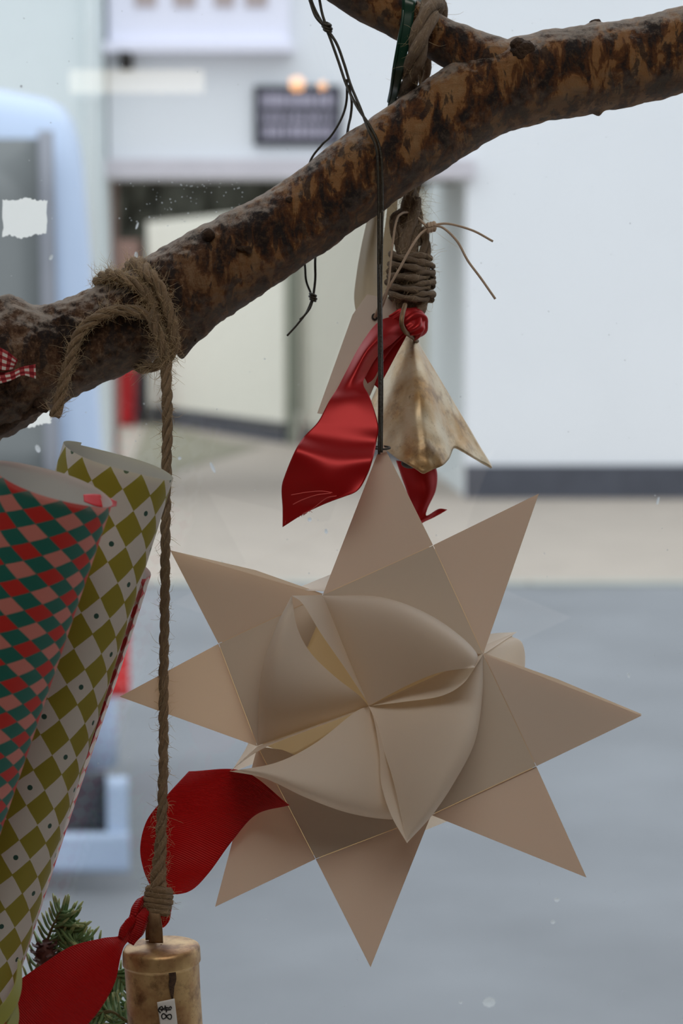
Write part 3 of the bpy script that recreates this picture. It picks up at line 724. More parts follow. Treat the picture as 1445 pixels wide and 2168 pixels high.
# dark vertical dent
m = MB(); w, r = path([(360,2052,DL-0.0152,3),(363,2070,DL-0.0158,7),(363,2095,DL-0.0157,7.5),(361,2112,DL-0.0156,3)], 24); m.add(*sweep(w, r*0.9, 12, flat=1.0)); 
def onbell(x, y, lift=0.0002):
    o = np.array([0,0,CAMZ]); d = P(x,y,1.0)-o; d /= np.linalg.norm(d)
    R = Rb*0.985+lift; oc = o-ctr; dd = d-ax*np.dot(d,ax); oo = oc-ax*np.dot(oc,ax)
    A = dd@dd; B = 2*dd@oo; C = oo@oo-R*R; D = B*B-4*A*C
    t = (-B-math.sqrt(max(D,0)))/(2*A); return o+d*t
def bellpatch(name, poly_rows, mat, lift, nu=14, nv=10, **kw):
    a = np.array(poly_rows, float); b = np.array([cr(r, nv) for r in a]); c = np.array([cr(b[:,j], nu) for j in range(nv)]).transpose(1,0,2)
    vs = [onbell(q[0], q[1], lift) for r in c for q in r]; fs = [(i*nv+j, i*nv+j+1, (i+1)*nv+j+1, (i+1)*nv+j) for i in range(nu-1) for j in range(nv-1)]
    return mk(name, vs, fs, mat, lb, thick=0.00015, **kw)
bellpatch('dark_scar', [[(363,2044),(366,2043)],[(357,2058),(371,2055)],[(359,2072),(373,2074)],[(357,2086),(369,2088)],[(359,2098),(368,2100)],[(363,2116),(366,2116)]], M_knot, 0.0001, label='dark worn scar')
stk = bellpatch('price_sticker', [[(332,2122),(369,2114)],[(336,2150),(373,2146)],[(340,2185),(377,2182)]], M_stick, 0.0004, label='white price sticker with handwritten pound sign and 8')
tx = MB()
def stroke(pts, rr=1.25):
    p = cr(pts, 26); w = np.array([onbell(q[0], q[1], 0.0006) for q in p]); tx.add(*sweep(w, rr*px, 6))
# handwriting turned a quarter turn: pound sign then 8
stroke([(340,2144),(335,2140),(337,2134),(343,2131),(344,2138),(341,2140),(350,2133),(357,2134),(361,2131),(363,2135)])
stroke([(349,2129),(351,2135),(352,2143)])
stroke([(337,2136),(345,2137),(353,2138),(362,2137)])
stroke([(352,2150),(346,2146),(342,2150),(344,2157),(350,2155),(355,2149),(361,2148),(363,2153),(360,2158),(354,2154),(350,2149)])
tx.build('handwriting', M_ink, stk)
# ================================================================== LOWER RED RIBBON
lr = thing('ribbon', 'red ribbed ribbon tied on the strap of the cylindrical bell, two wide tails', 'ribbon', P(330,1900,0.965))
DR = 0.9655
rows = [[(324,1888,DR),(336,1896,DR),(352,1896,DR)],
        [(304,1842,DR+.001),(352,1872,DR-.001),(402,1886,DR+.002)],
        [(297,1792,DR+.003),(368,1812,DR-.003),(442,1848,DR-.004)],
        [(312,1735,DR+.002),(400,1745,DR-.002),(490,1782,DR-.0095)],
        [(353,1684,DR-.001),(450,1690,DR-.009),(543,1724,DR-.0150)],
        [(400,1633,DR-.003),(500,1634,DR-.014),(565,1652,DR-.021),(612,1705,DR-.026)][0:1]+[(515,1633,DR-.019),(612,1705,DR-.030)]]
sheet('upper_tail', rows, 70, 40, M_gros, lr)
rows = [[(312,1908,0.9600),(318,1925,0.958),(322,1940,0.9585)],
        [(283,1945,0.9570),(287,1962,0.9565),(292,1978,0.957)],
        [(258,1979,0.9520),(262,1988,0.952),(266,1998,0.953)],
        [(215,1987,0.9480),(235,2005,0.946),(255,2026,0.9465)],
        [(150,2004,0.9450),(195,2040,0.942),(243,2080,0.944)],
        [(92,2040,0.9420),(150,2085,0.938),(213,2135,0.942)],
        [(40,2076,0.9400),(100,2135,0.935),(168,2190,0.940)],
        [(-30,2130,0.9390),(30,2210,0.933),(100,2270,0.937)]]
sheet('lower_tail', rows, 80, 36, M_gros, lr)
m = MB()
for c in ([(318,1903,0.9625,7),(298,1910,0.958,13),(285,1935,0.955,14),(276,1950,0.955,8)],
          [(352,1898,0.966,8),(352,1922,0.966,9),(349,1945,0.965,8),(338,1958,0.966,7),(322,1945,0.966,8)],
          [(300,1935,0.9565,8),(280,1950,0.953,12),(264,1968,0.951,10),(255,1985,0.95,6)],
          [(318,1925,0.9555,10),(304,1945,0.952,13),(290,1975,0.951,12),(276,1998,0.9505,8)]):
    w, r = path(c, 30); v,f,u = sweep(w, r, 36, disp=lambda p,s,a: 0.0004*math.sin(4*a+5*s)+0.0007*noise.noise(Vector(p)*260), flat=0.7); m.add(v,f,u)
m.build('tied_knot', M_gros, lr)
# ================================================================== PAPER STAR
D0 = 0.960
star = thing('paper_star', 'large cream folded paper star with curled cones hanging from a dark cord', 'star', P(797,1490,D0))
C0 = np.array([780.,1495.])
corner = {'a':(916,1155),'b':(1134,1622),'c':(668,1818),'d':(463,1363)}
mid = {'t':(683,1260),'r':(1022,1385),'b':(912,1725),'l':(545,1580)}
tips = [((808,936),mid['t'],corner['a']),((1140,1045),corner['a'],mid['r']),((1358,1515),mid['r'],corner['b']),((1241,1858),corner['b'],mid['b']),
        ((784,2048),mid['b'],corner['c']),((455,1920),corner['c'],mid['l']),((253,1475),mid['l'],corner['d']),((360,1165),corner['d'],mid['t'])]
def slab(name, pts, d_front, d_back, mat, parent, bulge=0.0, **kw):
    """flat folded paper: front and back outline with own depths (scalar or per point)"""
    n = len(pts); df = d_front if hasattr(d_front,'__len__') else [d_front]*n; db = d_back if hasattr(d_back,'__len__') else [d_back]*n
    v = [P(x,y,d) for (x,y),d in zip(pts,df)] + [P(x,y,d) for (x,y),d in zip(pts,db)]
    f = [tuple(range(n))[::-1], tuple(range(n,2*n))] + [(i,(i+1)%n,(i+1)%n+n,i+n) for i in range(n)]
    return mk(name, v, f, mat, parent, smooth=False, **kw)
gap = 1.0
thick_top = {7:0.0032, 2:0.0024}
for k, (tp, n1, n2) in enumerate(tips):
    tp, n1, n2 = np.array(tp,float), np.array(n1,float), np.array(n2,float)
    base = (n1+n2)/2; dv = tp-base; dv /= np.linalg.norm(dv)
    a, b = n1+dv*gap, n2+dv*gap
    off = 0.0003*(k%2)
    th = thick_top.get(k, 0.0009)
    if k == 7:   # open fold along the upper edge (node t to tip)
        pts = [tuple(a), tuple(tp), tuple(tp+(2,-2)), tuple(b+(0,-9))]
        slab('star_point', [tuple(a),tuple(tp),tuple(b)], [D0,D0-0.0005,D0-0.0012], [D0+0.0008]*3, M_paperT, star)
        # rear leaf, standing a little behind and above
        slab('rear_leaf', [tuple(a), tuple(tp), tuple(lerp(tp,b,0.55)+np.array([3,-10])), tuple(b+np.array([2,-2]))], D0+0.0035, D0+0.0038, M_paper1, star)
    elif k == 2:
        slab('star_point', [tuple(a),tuple(tp),tuple(b)], [D0-0.0006,D0,D0], [D0+0.0010,D0+0.0006,D0+0.0008], M_paper, star)
        slab('rear_leaf', [tuple(a+np.array([0,-3])), tuple(lerp(a,tp,0.45)+np.array([3,-7])), tuple(tp+np.array([0,-3])), tuple(b)], D0+0.0028, D0+0.0031, M_paper1, star)
    else:
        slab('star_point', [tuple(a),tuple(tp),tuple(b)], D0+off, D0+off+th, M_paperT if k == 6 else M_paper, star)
sq = [corner['a'],mid['r'],corner['b'],mid['b'],corner['c'],mid['l'],corner['d'],mid['t']]
# four woven strips round the open core, each carrying one corner of the square
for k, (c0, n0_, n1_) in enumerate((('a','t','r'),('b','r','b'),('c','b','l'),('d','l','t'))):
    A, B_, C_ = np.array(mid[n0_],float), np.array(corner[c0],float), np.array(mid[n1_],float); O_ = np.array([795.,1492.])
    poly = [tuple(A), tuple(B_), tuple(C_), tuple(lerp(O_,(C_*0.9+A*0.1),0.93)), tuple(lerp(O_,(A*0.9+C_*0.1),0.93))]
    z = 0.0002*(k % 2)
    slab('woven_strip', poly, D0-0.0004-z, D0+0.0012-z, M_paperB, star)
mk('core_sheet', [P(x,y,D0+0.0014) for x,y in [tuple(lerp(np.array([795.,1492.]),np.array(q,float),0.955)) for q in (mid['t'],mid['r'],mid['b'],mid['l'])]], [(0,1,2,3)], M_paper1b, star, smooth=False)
# single layer bridging the slits between body and points
cx, cy = 797, 1490
def grow(p, k): return (cx+(p[0]-cx)*k, cy+(p[1]-cy)*k)
bk = [grow(p, 1.0) for p in sq]
out = []
for i in range(8):
    p, q2 = np.array(sq[i],float), np.array(sq[(i+1)%8],float)
m = MB()
for k, (tp, n1, n2) in enumerate(tips):
    tp, n1, n2 = np.array(tp,float), np.array(n1,float), np.array(n2,float); dv = tp-(n1+n2)/2; dv /= np.linalg.norm(dv)
    L_ = (n2-n1)*0.02
    qd = [n1-dv*6+L_, n2-dv*6-L_, n2+dv*8-L_*2.4, n1+dv*8+L_*2.4]
    v = [P(x,y,D0+0.0016) for x,y in qd]; m.add(v, [(0,1,2,3)])
m.build('fold_lining', M_lining, star, smooth=False)
# cones
Hc = 0.030
cones = [ # previous node, own node, tip, silhouette arc, lip on bulge side, lip on facet side
 ('r', mid['t'], mid['r'], (1005,1413), [(683,1261),(800,1263),(890,1292),(960,1335),(1008,1382),(1005,1413)], [(860,1452),(930,1424)], [(853,1486),(932,1474),(978,1449)]),
 ('b', mid['r'], mid['b'], (861,1785), [(1022,1386),(1021,1470),(1005,1570),(962,1655),(915,1725),(861,1785)], [(811,1586),(833,1657),(850,1736)], [(791,1524),(803,1594),(807,1661),(828,1727)]),
 ('l', mid['b'], mid['l'], (486,1633), [(912,1724),(830,1735),(740,1722),(650,1690),(560,1648),(486,1633)], [(749,1509),(666,1574),(583,1615)], [(728,1518),(645,1549),(554,1586)]),
 ('t', mid['l'], mid['t'], (617,1261), [(545,1579),(547,1490),(556,1410),(585,1325),(617,1261)], [(757,1470),(708,1432),(658,1383),(629,1329)], [(774,1482),(728,1412),(679,1341),(641,1279)]),
]
def warp_front(x, y, h): return x, y
def build_cones(side):
    cxx, cyy = 797., 1490.; dn = np.array([225,-105.])/248.3; nn = np.array([-dn[1], dn[0]])
    def W(q, h):
        """photo x,y and height above the star plane -> world"""
        if side > 0: return P(q[0], q[1], D0-0.0008-h)
        r_ = np.array(q[:2])-(cxx,cyy); al = r_@dn; pe = r_@nn; m_ = dn*al - nn*pe
        k = h/Hc
        return P(cxx+m_[0]+104*k, cyy+m_[1]-42*k, D0+0.0016+h*0.9)
    for key, n0, n1, T, arc, lip, lip2 in cones:
        Cc = tuple(C0); nt, nvv = 56, 30
        lipc = cr([Cc]+list(lip)+[T], nt); arcc = cr(arc, nt); vs = []
        for i in range(nt):
            t = i/(nt-1)
            hl = Hc*(t**0.85) + 0.002*(1-t)
            ts = t; B = 0.0150*math.sin(math.pi*min(1,ts))**0.75
            hs = 0.5*hl*min(1,t*3) + 0.0035*math.sin(math.pi*t)
            for j in range(nvv):
                vv = -1 + 2.2*j/(nvv-1) if False else (j/(nvv-1))*1.35-0.35
                if vv < 0:
                    e = -vv/0.35; g = 0.10*(1-math.cos(e*math.pi/2)); h = hs + (0.0-hs)*math.sin(e*math.pi/2)
                else:
                    g = 1-math.cos(vv*math.pi/2); s_ = math.sin(vv*math.pi/2)
                    h = hs + (hl-hs)*(0.5*s_+0.5*g) + B*math.sin(math.pi*min(1,vv**0.8))
                q = lerp(arcc[i], lipc[i], g); vs.append(W(q, max(h,0.0)))
        fs = [(i*nvv+j, i*nvv+j+1, (i+1)*nvv+j+1, (i+1)*nvv+j) for i in range(nt-1) for j in range(nvv-1)]
        # facet side
        lip2c = cr([Cc]+list(lip2)+[T], nt); n_ = len(vs); nf = 12
        crease = np.array([lerp(np.array(Cc), np.array(n1,float), i/(nt-1)) for i in range(nt)])
        for i in range(nt):
            t = i/(nt-1); hl = Hc*(t**0.85) + 0.002*(1-t)
            for j in range(nf):
                g = j/(nf-1); q = lerp(crease[i], lip2c[i], g)
                vs.append(W(q, 0.0006 + (hl-0.0006)*g + 0.001*math.sin(math.pi*g)*math.sin(math.pi*t)))
        fs += [(n_+i*nf+j, n_+(i+1)*nf+j, n_+(i+1)*nf+j+1, n_+i*nf+j+1) for i in range(nt-1) for j in range(nf-1)]
        mk('curled_cone' if side > 0 else 'rear_cone', vs, fs, M_paper1, star, thick=0)
build_cones(1); build_cones(-1)
# ================================================================== DARK WAXED CORDS
CF = DB-0.0215
sc = thing('star_cord', 'dark waxed double cord running down over the branch to the star tip', 'cord', P(800,700,CF))
m = MB()
cord(m, [(650,-30,0.985),(662,10,0.985),(678,42,0.984),(690,58,0.983)], 30, 3.0)
cord(m, [(672,-30,0.987),(676,0,0.986),(682,30,0.984),(691,58,0.983)], 30, 3.0)
cord(m, [(655,0,0.986),(668,35,0.983),(690,60,0.982),(712,92,0.981),(728,135,0.98),(742,180,0.978),(762,228,0.970),(780,275,CF+0.001),(796,312,CF),(800,360,CF),(801,450,CF),(801,600,CF-0.001),(803,800,CF-0.006),(802,962,0.9565)], 160, 3.1)
cord(m, [(690,60,0.983),(700,85,0.982),(716,130,0.981),(733,180,0.978),(755,225,0.971),(783,268,CF+0.001),(803,312,CF),(808,370,CF),(808,480,CF),(806,620,CF-0.001),(808,800,CF-0.006),(807,958,0.9562)], 160, 3.1)
cord(m, [(802,560,CF-0.002),(806,700,CF-0.005),(804,840,CF-0.008),(805,955,0.9555)], 60, 2.8)
m.build('double_cord', M_wax, sc)
m = MB()
for k, (dx, dy, rr) in enumerate(((0,-4,8),(1,3,9),(2,9,7))):
    pts = [(691+dx+rr*math.cos(a), 55+dy+3*math.sin(a)*0.6+rr*0.35*math.cos(a), 0.983-0.0017*math.sin(a)) for a in np.linspace(0,2*math.pi,12)]
    cord(m, pts, 24, 3.6)
cord(m, [(688,48,0.9825),(694,66,0.9825)], 6, 6)
m.build('knot', M_wax, sc)
m = MB()
pts = [(808+17*math.cos(a), 948+3*math.sin(a), 0.9603-0.0026*math.sin(a)) for a in np.linspace(0,2*math.pi,22)]
cord(m, pts, 48, 2.3); m.build('tip_tie', M_wax, sc)
bc = thing('waxed_cord', 'dark olive cord looped behind the branch ending in a small knot below it', 'cord', P(662,628,1.0))
m = MB(); BD = DB+0.021
cord(m, [(734,168,0.979),(733,215,0.985),(722,252,0.993),(700,288,1.0),(680,308,1.004),(655,345,BD),(640,420,BD+0.002),(638,500,BD),(645,560,1.0),(648,595,0.998),(660,626,0.997)], 110, 2.6)
cord(m, [(738,180,0.979),(744,215,0.984),(742,245,0.99),(737,268,0.997),(728,320,BD),(700,420,BD+0.002),(672,500,BD),(667,548,1.0),(667,590,0.998),(663,626,0.997)], 110, 2.8)
cord(m, [(661,632,0.997),(648,662,0.997),(628,688,0.997),(607,711,0.997)], 30, 2.3)
cord(m, [(663,632,0.997),(656,652,0.996),(644,668,0.996),(634,677,0.996)], 30, 2.3)
m.build('loop', M_wax, bc)
m = MB()
for dy, rr in ((-5,6),(1,7),(6,5)):
    cord(m, [(662+rr*math.cos(a), 629+dy+rr*0.4*math.cos(a), 0.997-0.0013*math.sin(a)) for a in np.linspace(0,2*math.pi,10)], 20, 3.0)
m.build('knot', M_wax, bc)
# ================================================================== GREEN WIRE
gw = thing('green_wire', 'dark green plastic tie hanging over the upper twig beside the thick rope', 'tie', P(850,100,0.97))
rows = [[(905,-2,0.999),(905,12,0.999)],[(885,-4,0.985),(883,14,0.985)],[(856,-8,0.9700),(880,4,0.9700)],[(851,30,0.9685),(876,30,0.9685)],[(843,80,0.9685),(868,82,0.9685)],[(834,135,0.972),(856,140,0.972)],[(828,180,0.983),(846,185,0.983)],[(822,212,1.000),(838,216,1.000)],[(816,260,1.006),(832,262,1.006)]]
sheet('strap', rows, 60, 5, M_gwire, gw, 0.0012)
m = MB(); cord(m, [(854,-12,0.970),(852,40,0.9680),(843,90,0.9680),(834,140,0.9715),(828,185,0.983),(822,215,0.999)], 60, 3.5); m.build('rounded_rim', M_gwire, gw)
# ================================================================== THICK ROPE above the pointed bell
tr = thing('thick_rope', 'thick tan rope looped over the upper twig and bound above the pointed bell', 'rope', P(868,560,1.0))
hm2 = MB()
def trope(name, ctrl, n, strands=3, hair=60, hl=0.004, pitch=6.5):
    m = MB(); w, r = rope(m, ctrl, n, strands, pitch, seg=10, wob=0.1); m.build(name, M_wool, tr); hairs(hm2, w, r, hair, hl)
trope('over_twig_loop', [(920,75,1.004,16),(926,35,0.998,20),(920,4,0.986,22),(908,25,0.972,23),(893,68,0.9675,23),(879,115,0.969,22),(866,165,0.980,20),(854,208,1.000,19),(850,260,1.010,19),(858,330,1.012,18),(868,400,1.006,18),(868,440,1.002,18)], 260, 3, 220)
trope('rear_strand', [(912,60,1.003,13),(902,110,1.005,14),(896,160,1.008,14),(890,220,1.012,14),(884,320,1.014,12),(880,400,1.009,11),(884,470,1.002,11),(892,520,0.999,11)], 160, 2, 90)
trope('bound_end', [(870,420,1.001,20),(866,470,0.999,24),(862,520,0.998,24),(864,575,0.998,24),(868,620,0.998,25),(872,650,0.998,20)], 90, 3, 120)
trope('bound_end', [(880,440,1.004,8),(845,452,0.998,12),(832,468,0.995,13),(842,500,0.995,13),(850,545,0.996,13)], 70, 2, 60)
trope('bound_end', [(892,485,0.998,10),(902,510,0.996,13),(898,545,0.996,13),(896,580,0.997,12)], 60, 2, 60)
cm = MB()
for k in range(5):
    y = 548+k*20; ww = (36,42,44,43,40)[k]
    pts = [(867+(ww)*math.cos(a)+1.5*math.sin(k*2.1), y + (4+2*math.sin(k*3))*math.cos(a+k*1.3) + 8*a/(2*math.pi)-4, 0.999-0.0075*math.sin(a)) for a in np.linspace(0.0,2*math.pi,18)]
    w, r = path([(*p, 11.5+1.5*math.sin(k*5+i)) for i, p in enumerate(pts)], 60)
    w, r = rope(cm, [(*p, 12+1.5*math.sin(k*5+i)) for i, p in enumerate(pts)], 110, 2, 7.0, seg=12, wob=0.2); hairs(hm2, w, r, 70, 0.0028)
cm.build('binding_coils', M_wool, tr)
m = MB(); w, r = path([(846,628,0.999,10),(856,650,0.998,18),(872,660,0.998,20),(888,648,0.998,17),(896,628,0.999,12)], 40); m.add(*sweep(w, r, 16, disp=lambda p,s,a: 0.0009*noise.noise(Vector(p)*200))); m.build('bottom_loop', M_wool, tr); hairs(hm2, w, r, 60, 0.0025)
w = np.array([P(868+random.uniform(-25,45), 400+random.uniform(20,80), 1.0) for _ in range(40)])
w, r = path([(868,400,1.003,20),(875,470,1.0,24)], 30); hairs(hm2, w, r, 70, 0.009, 0.00005)
hm2.build('loose_fibres', M_hair, tr, kind='stuff')
# ================================================================== UPPER BELL
ub = thing('bell', 'pointed pale brass bell of folded sheet metal behind the star tip', 'bell', P(880,850,1.0))
apex = [(850,706,1.010),(862,706,1.006),(874,711,1.005),(880,716,1.008),(874,712,1.013),(858,708,1.014)]
base_c = [(762,905,1.008),(800,938,0.986),(840,970,0.973),(880,993,0.967),(897,1002,0.966),(912,996,0.968),(937,984,0.975),(952,966,0.983),(961,948,0.992),(985,960,0.998),(1028,984,1.008),(1041,990,1.011),(1030,974,1.018),(990,950,1.038),(920,955,1.052),(880,985,1.058),(820,950,1.045)]
nb = 12; bc_ = cr(base_c+[base_c[0]], 193)[:-1][::2]
bc_ = np.array(bc_)
ap_c = cr([lerp(np.array(apex[i%6]), np.array(apex[(i+1)%6]), 0) for i in range(6)]+[apex[0]], 97)[:-1]
# align apex ring with the base ring (both run left -> front -> right -> back)
vs = []; NR = 44
for i in range(NR):
    t = i/(NR-1)
    for k in range(96):
        q = lerp(ap_c[k], bc_[k], t)
        midp = np.array([892,860,1.012])
        
        q = q.copy(); front = 1 if k < 56 else 0
        q[2] -= 0.006*math.sin(math.pi*t)*math.sin(math.pi*min(1,k/56))*front
        p = P(*q); V_ = Vector(p)
        dent = 0.0016*noise.noise(V_*55)*min(1,t*3)+0.0012*noise.noise(V_*120)*t
        if t > 0.72: dent += 0.0014*(t-0.72)/0.28*noise.noise(V_*190)
        p = p + np.array([0.15,-1,0.1])*dent; vs.append(p)
fs = [(i*96+k, i*96+(k+1)%96, (i+1)*96+(k+1)%96, (i+1)*96+k) for i in range(NR-1) for k in range(96)]
fs.append(tuple(range(96)))
mk('body', vs, fs, M_bellU, ub, thick=0.0007)
m = MB(); cord(m, [(857,645,0.986),(851,668,0.980),(850,688,0.979),(858,703,0.983),(872,713,0.996),(882,722,1.004)], 40, 5.0, 10); m.build('wire_hook', M_strap, ub)
m = MB(); ball(m, P(868,981,1.010), 15*1.005/F, 20, (1.3,1,0.75)); cord(m, [(870,800,1.01),(872,980,1.006)], 10, 4); m.build('clapper', M_iron, ub)
# ================================================================== UPPER RED RIBBON
ur = thing('ribbon', 'red satin ribbon tied under the thick rope with a long frayed tail', 'ribbon', P(800,800,0.97))
rows = [[(842,668,0.992),(850,684,0.988),(858,700,0.988)],
        [(800,682,0.984),(815,705,0.978),(832,725,0.982)],
        [(762,732,0.980),(778,742,0.972),(800,752,0.980)],
        [(735,782,0.974),(752,790,0.969),(774,795,0.975)],
        [(714,822,0.968),(738,822,0.966),(769,815,0.970)],
        [(696,850,0.961),(740,850,0.9600),(783,843,0.962)],
        [(673,893,0.9560),(740,895,0.9560),(800,900,0.9555)],
        [(645,923,0.9530),(722,935,0.9525),(796,938,0.9535)],
        [(624,955,0.9450),(705,972,0.9440),(789,971,0.9455)],
        [(603,1006,0.9490),(690,1012,0.9425),(776,1008,0.9450)],
        [(596,1034,0.9505),(680,1046,0.945),(757,1038,0.9430)],
        [(598,1076,0.9530),(662,1070,0.949),(728,1051,0.9425)],
        [(598,1116,0.9545),(646,1086,0.950),(700,1060,0.9450)]]
sheet('long_tail', rows, 120, 40, M_satin, ur)
rows = [[(850,672,0.990),(868,700,0.990)],[(812,690,0.988),(838,728,0.988)],[(792,730,0.984),(812,762,0.984)],[(782,775,0.982),(792,800,0.982)],[(772,800,0.980),(778,812,0.980)]]
sheet('inner_fold', rows, 40, 10, M_satin, ur)
rows = [[(842,706,0.9935),(862,708,0.9935)],[(820,745,0.992),(838,752,0.992)],[(806,778,0.991),(818,790,0.991)],[(792,815,0.990),(800,822,0.990)]]
sheet('thin_loop', rows, 40, 8, M_satin, ur)
m = MB()
for c in ([(842,690,0.990,14),(858,680,0.990,18),(876,672,0.992,20),(888,680,0.994,20),(888,700,0.996,16),(876,712,1.000,10)],
          [(888,664,0.997,10),(880,690,0.989,16),(862,700,0.988,14)],
          [(825,676,0.990,10),(850,668,0.991,13),(884,662,0.994,12)]):
    w, r = path(c, 34); m.add(*sweep(w, r*0.92, 40, disp=lambda p,s,a: 0.0006*math.sin(5*a+4*s)+0.0009*noise.noise(Vector(p)*220), flat=0.8))
m.build('tied_knot', M_satin, ur)
rows = [[(838,975,1.030),(880,980,1.026),(918,975,1.030)],[(850,1010,1.030),(895,1015,1.024),(925,1006,1.030)],[(862,1045,1.028),(900,1045,1.024),(921,1040,1.028)],[(870,1085,1.025),(888,1085,1.022),(905,1075,1.025)],[(880,1112,1.022),(892,1100,1.022),(903,1092,1.022)],[(898,1104,1.020),(915,1095,1.018),(928,1078,1.020)],[(920,1092,1.018),(935,1086,1.018),(946,1079,1.018)]]
sheet('short_tail', rows, 70, 16, M_satin, ur)
m = MB()
for c in ([(703,1043,0.9425),(680,1040,0.9420),(650,1042,0.9425),(616,1048,0.9440)],[(700,1044,0.9425),(670,1048,0.9415),(640,1058,0.944),(620,1068,0.946)],[(712,1050,0.942),(690,1055,0.9425),(660,1078,0.9455),(640,1088,0.9485)]):
    cord(m, c, 24, 0.9, 5)
random.seed(9)
for _ in range(40):
    t = random.random(); x = lerp(600,655,t); y = lerp(1112,1084,t**0.5)-3
    cord(m, [(x,y,0.9535),(x+random.uniform(-6,6),y+random.uniform(3,9),0.9535)], 4, 0.5, 4)
m.build('frayed_threads', plain('pink_thread', (0.8,0.12,0.12), 0.6), ur, kind='stuff')
# ================================================================== GIFT TAG, STRING, CREAM RIBBON
tg = thing('gift_tag', 'plain pale card tag with cut corners behind the red satin ribbon', 'tag', P(760,750,0.997))
pts = [(777,623),(838,636),(852,686),(841,706),(782,840),(765,892),(671,875),(746,666)]
dep = [0.9975,0.9975,0.9985,0.9985,0.996,0.995,0.995,0.997]
slab('card', pts, dep, [d+0.0012 for d in dep], M_card, tg)
m = MB(); cord(m, [(793+5*math.cos(a), 671+6*math.sin(a), 0.9968) for a in np.linspace(0,2*math.pi+0.3,14)], 30, 2.0); m.build('hole_rim', M_iron, tg)
sn = thing('string', 'thin natural string with a knot and two free ends beside the thick rope', 'string', P(905,480,0.99))
m = MB()
cord(m, [(792,672,0.996),(806,640,0.990),(822,610,0.985),(850,560,0.983),(872,520,0.984),(890,495,0.988),(905,484,0.991)], 60, 2.6)
cord(m, [(795,674,0.998),(812,640,0.988),(822,600,0.984),(828,540,0.984),(838,470,0.986),(850,452,0.990),(868,450,0.998)], 60, 2.4)
cord(m, [(885,462,0.995),(895,472,0.991),(906,482,0.990)], 12, 2.6)
cord(m, [(918,476,0.990),(950,474,0.988),(1000,488,0.986),(1043,511,0.985)], 40, 2.6)
cord(m, [(918,477,0.990),(940,484,0.987),(968,512,0.985),(990,552,0.984),(1018,590,0.984),(1048,633,0.984)], 50, 2.6)
m.build('strand', M_string, sn)
m = MB()
for k, x in enumerate((906,912,918)):
    cord(m, [(x+2*math.cos(a), 481-(k-1)*1.5+9*math.sin(a)*0.9, 0.990-0.0018*math.cos(a)) for a in np.linspace(0,2*math.pi,12)], 24, 4.0)
m.build('knot', M_string, sn)
cr_ = thing('cream_ribbon', 'loop of silvery cream ribbon hanging behind the branch above the card tag', 'ribbon', P(790,550,1.01))
rows = [[(790,400,1.012),(805,400,1.010),(822,400,1.012)],[(778,460,1.010),(796,460,1.006),(812,460,1.010)],[(763,530,1.008),(785,530,1.003),(808,530,1.008)],[(752,600,1.006),(778,602,1.001),(803,604,1.006)],[(750,640,1.005),(775,645,1.001),(800,650,1.005)],[(760,690,1.003),(775,690,1.002),(792,690,1.003)]]
sheet('front_strip', rows, 60, 24, M_cream, cr_)
rows = [[(822,400,1.014),(842,400,1.014)],[(817,460,1.014),(839,460,1.014)],[(806,540,1.014),(830,540,1.014)],[(800,620,1.013),(822,620,1.013)],[(790,690,1.008),(806,690,1.008)]]
sheet('rear_strip', rows, 50, 10, M_cream, cr_)
# ================================================================== GINGHAM RIBBON
gg = thing('gingham_ribbon', 'red and white gingham ribbon tied on the branch at the left edge', 'ribbon', P(30,780,0.95))
DG = 0.9535
rows = [[(-60,770,DG),(-55,800,DG)],[(-20,785,DG-.002),(-10,812,DG-.002)],[(18,788,DG-.001),(22,806,DG-.001)],[(45,777,DG),(48,795,DG)],[(75,771,DG+.003),(76,802,DG+.003)]]
sheet('lower_tail', rows, 50, 14, M_ging, gg)
rows = [[(-60,720,DG),(-60,770,DG)],[(-20,728,DG-.004),(-15,780,DG-.004)],[(12,742,DG-.003),(8,785,DG-.003)],[(38,762,DG+.001),(28,782,DG+.001)]]
sheet('bow_loop', rows, 40, 16, M_ging, gg)
# ================================================================== WRAPPING PAPER ROLLS
def roll(label, top, bot, Rpx, turns, mat, seam, lean=0.0, gapm=0.00055, group=None):
    a = P(*top); b = P(*bot); ax = b-a; ax /= np.linalg.norm(ax)
    Lr = (a[2]-wz0-0.006)/(-ax[2]) ; R = Rpx*top[2]/F
    if Lr > 0.72: pass
    e = a+ax*Lr
    t = thing('wrapping_paper_roll', label, 'wrapping paper', tuple(e), group)
    u = np.cross(ax, [0,1,0]); u /= np.linalg.norm(u); wv = np.cross(ax, u)
    nth = int(turns*72); nl = 60; vs = []; uv = []
    for i in range(nth+1):
        th = 2*math.pi*turns*i/nth; rr = R - gapm*(turns - th/(2*math.pi)) 
        an = seam - 2*math.pi*turns + th; dirr = u*math.cos(an)+wv*math.sin(an)
        for j in range(nl+1):
            l = Lr*j/nl
            jag = (0.0003*math.sin(an*3+i*0.01) + 0.0011*(turns - th/(2*math.pi)))*(1-j/nl)
            end = 0.0008*max(0, 1-abs(i-nth)/6)*(1+math.sin(l*40)) 
            vs.append(a + ax*(l+jag) + dirr*(rr+end)); uv.append((R*an, l))
    m = nl+1
    fs = [(i*m+j, (i+1)*m+j, (i+1)*m+j+1, i*m+j+1) for i in range(nth) for j in range(nl)]
    mk('paper_sheet', vs, fs, mat, t, uvs=uv)
    return t, a, ax, u, wv, R
tG = roll('olive and white diamond wrapping roll with dark dots, middle of the three rolls', (252,973,0.910), (-68,2013,0.938), 123, 2.6, M_wrapG, -2.4)
tR = roll('teal, red and pink diamond wrapping roll, nearest of the three rolls', (108,1020,0.842), (-215,1990,0.878), 139, 3.4, M_wrapR, 3.05)
tP = roll('thin strip of red, pink and white diamond roll behind the olive roll', (213,1180,0.964), (-62,2024,0.992), 112, 2.3, M_wrapP, 0.4)
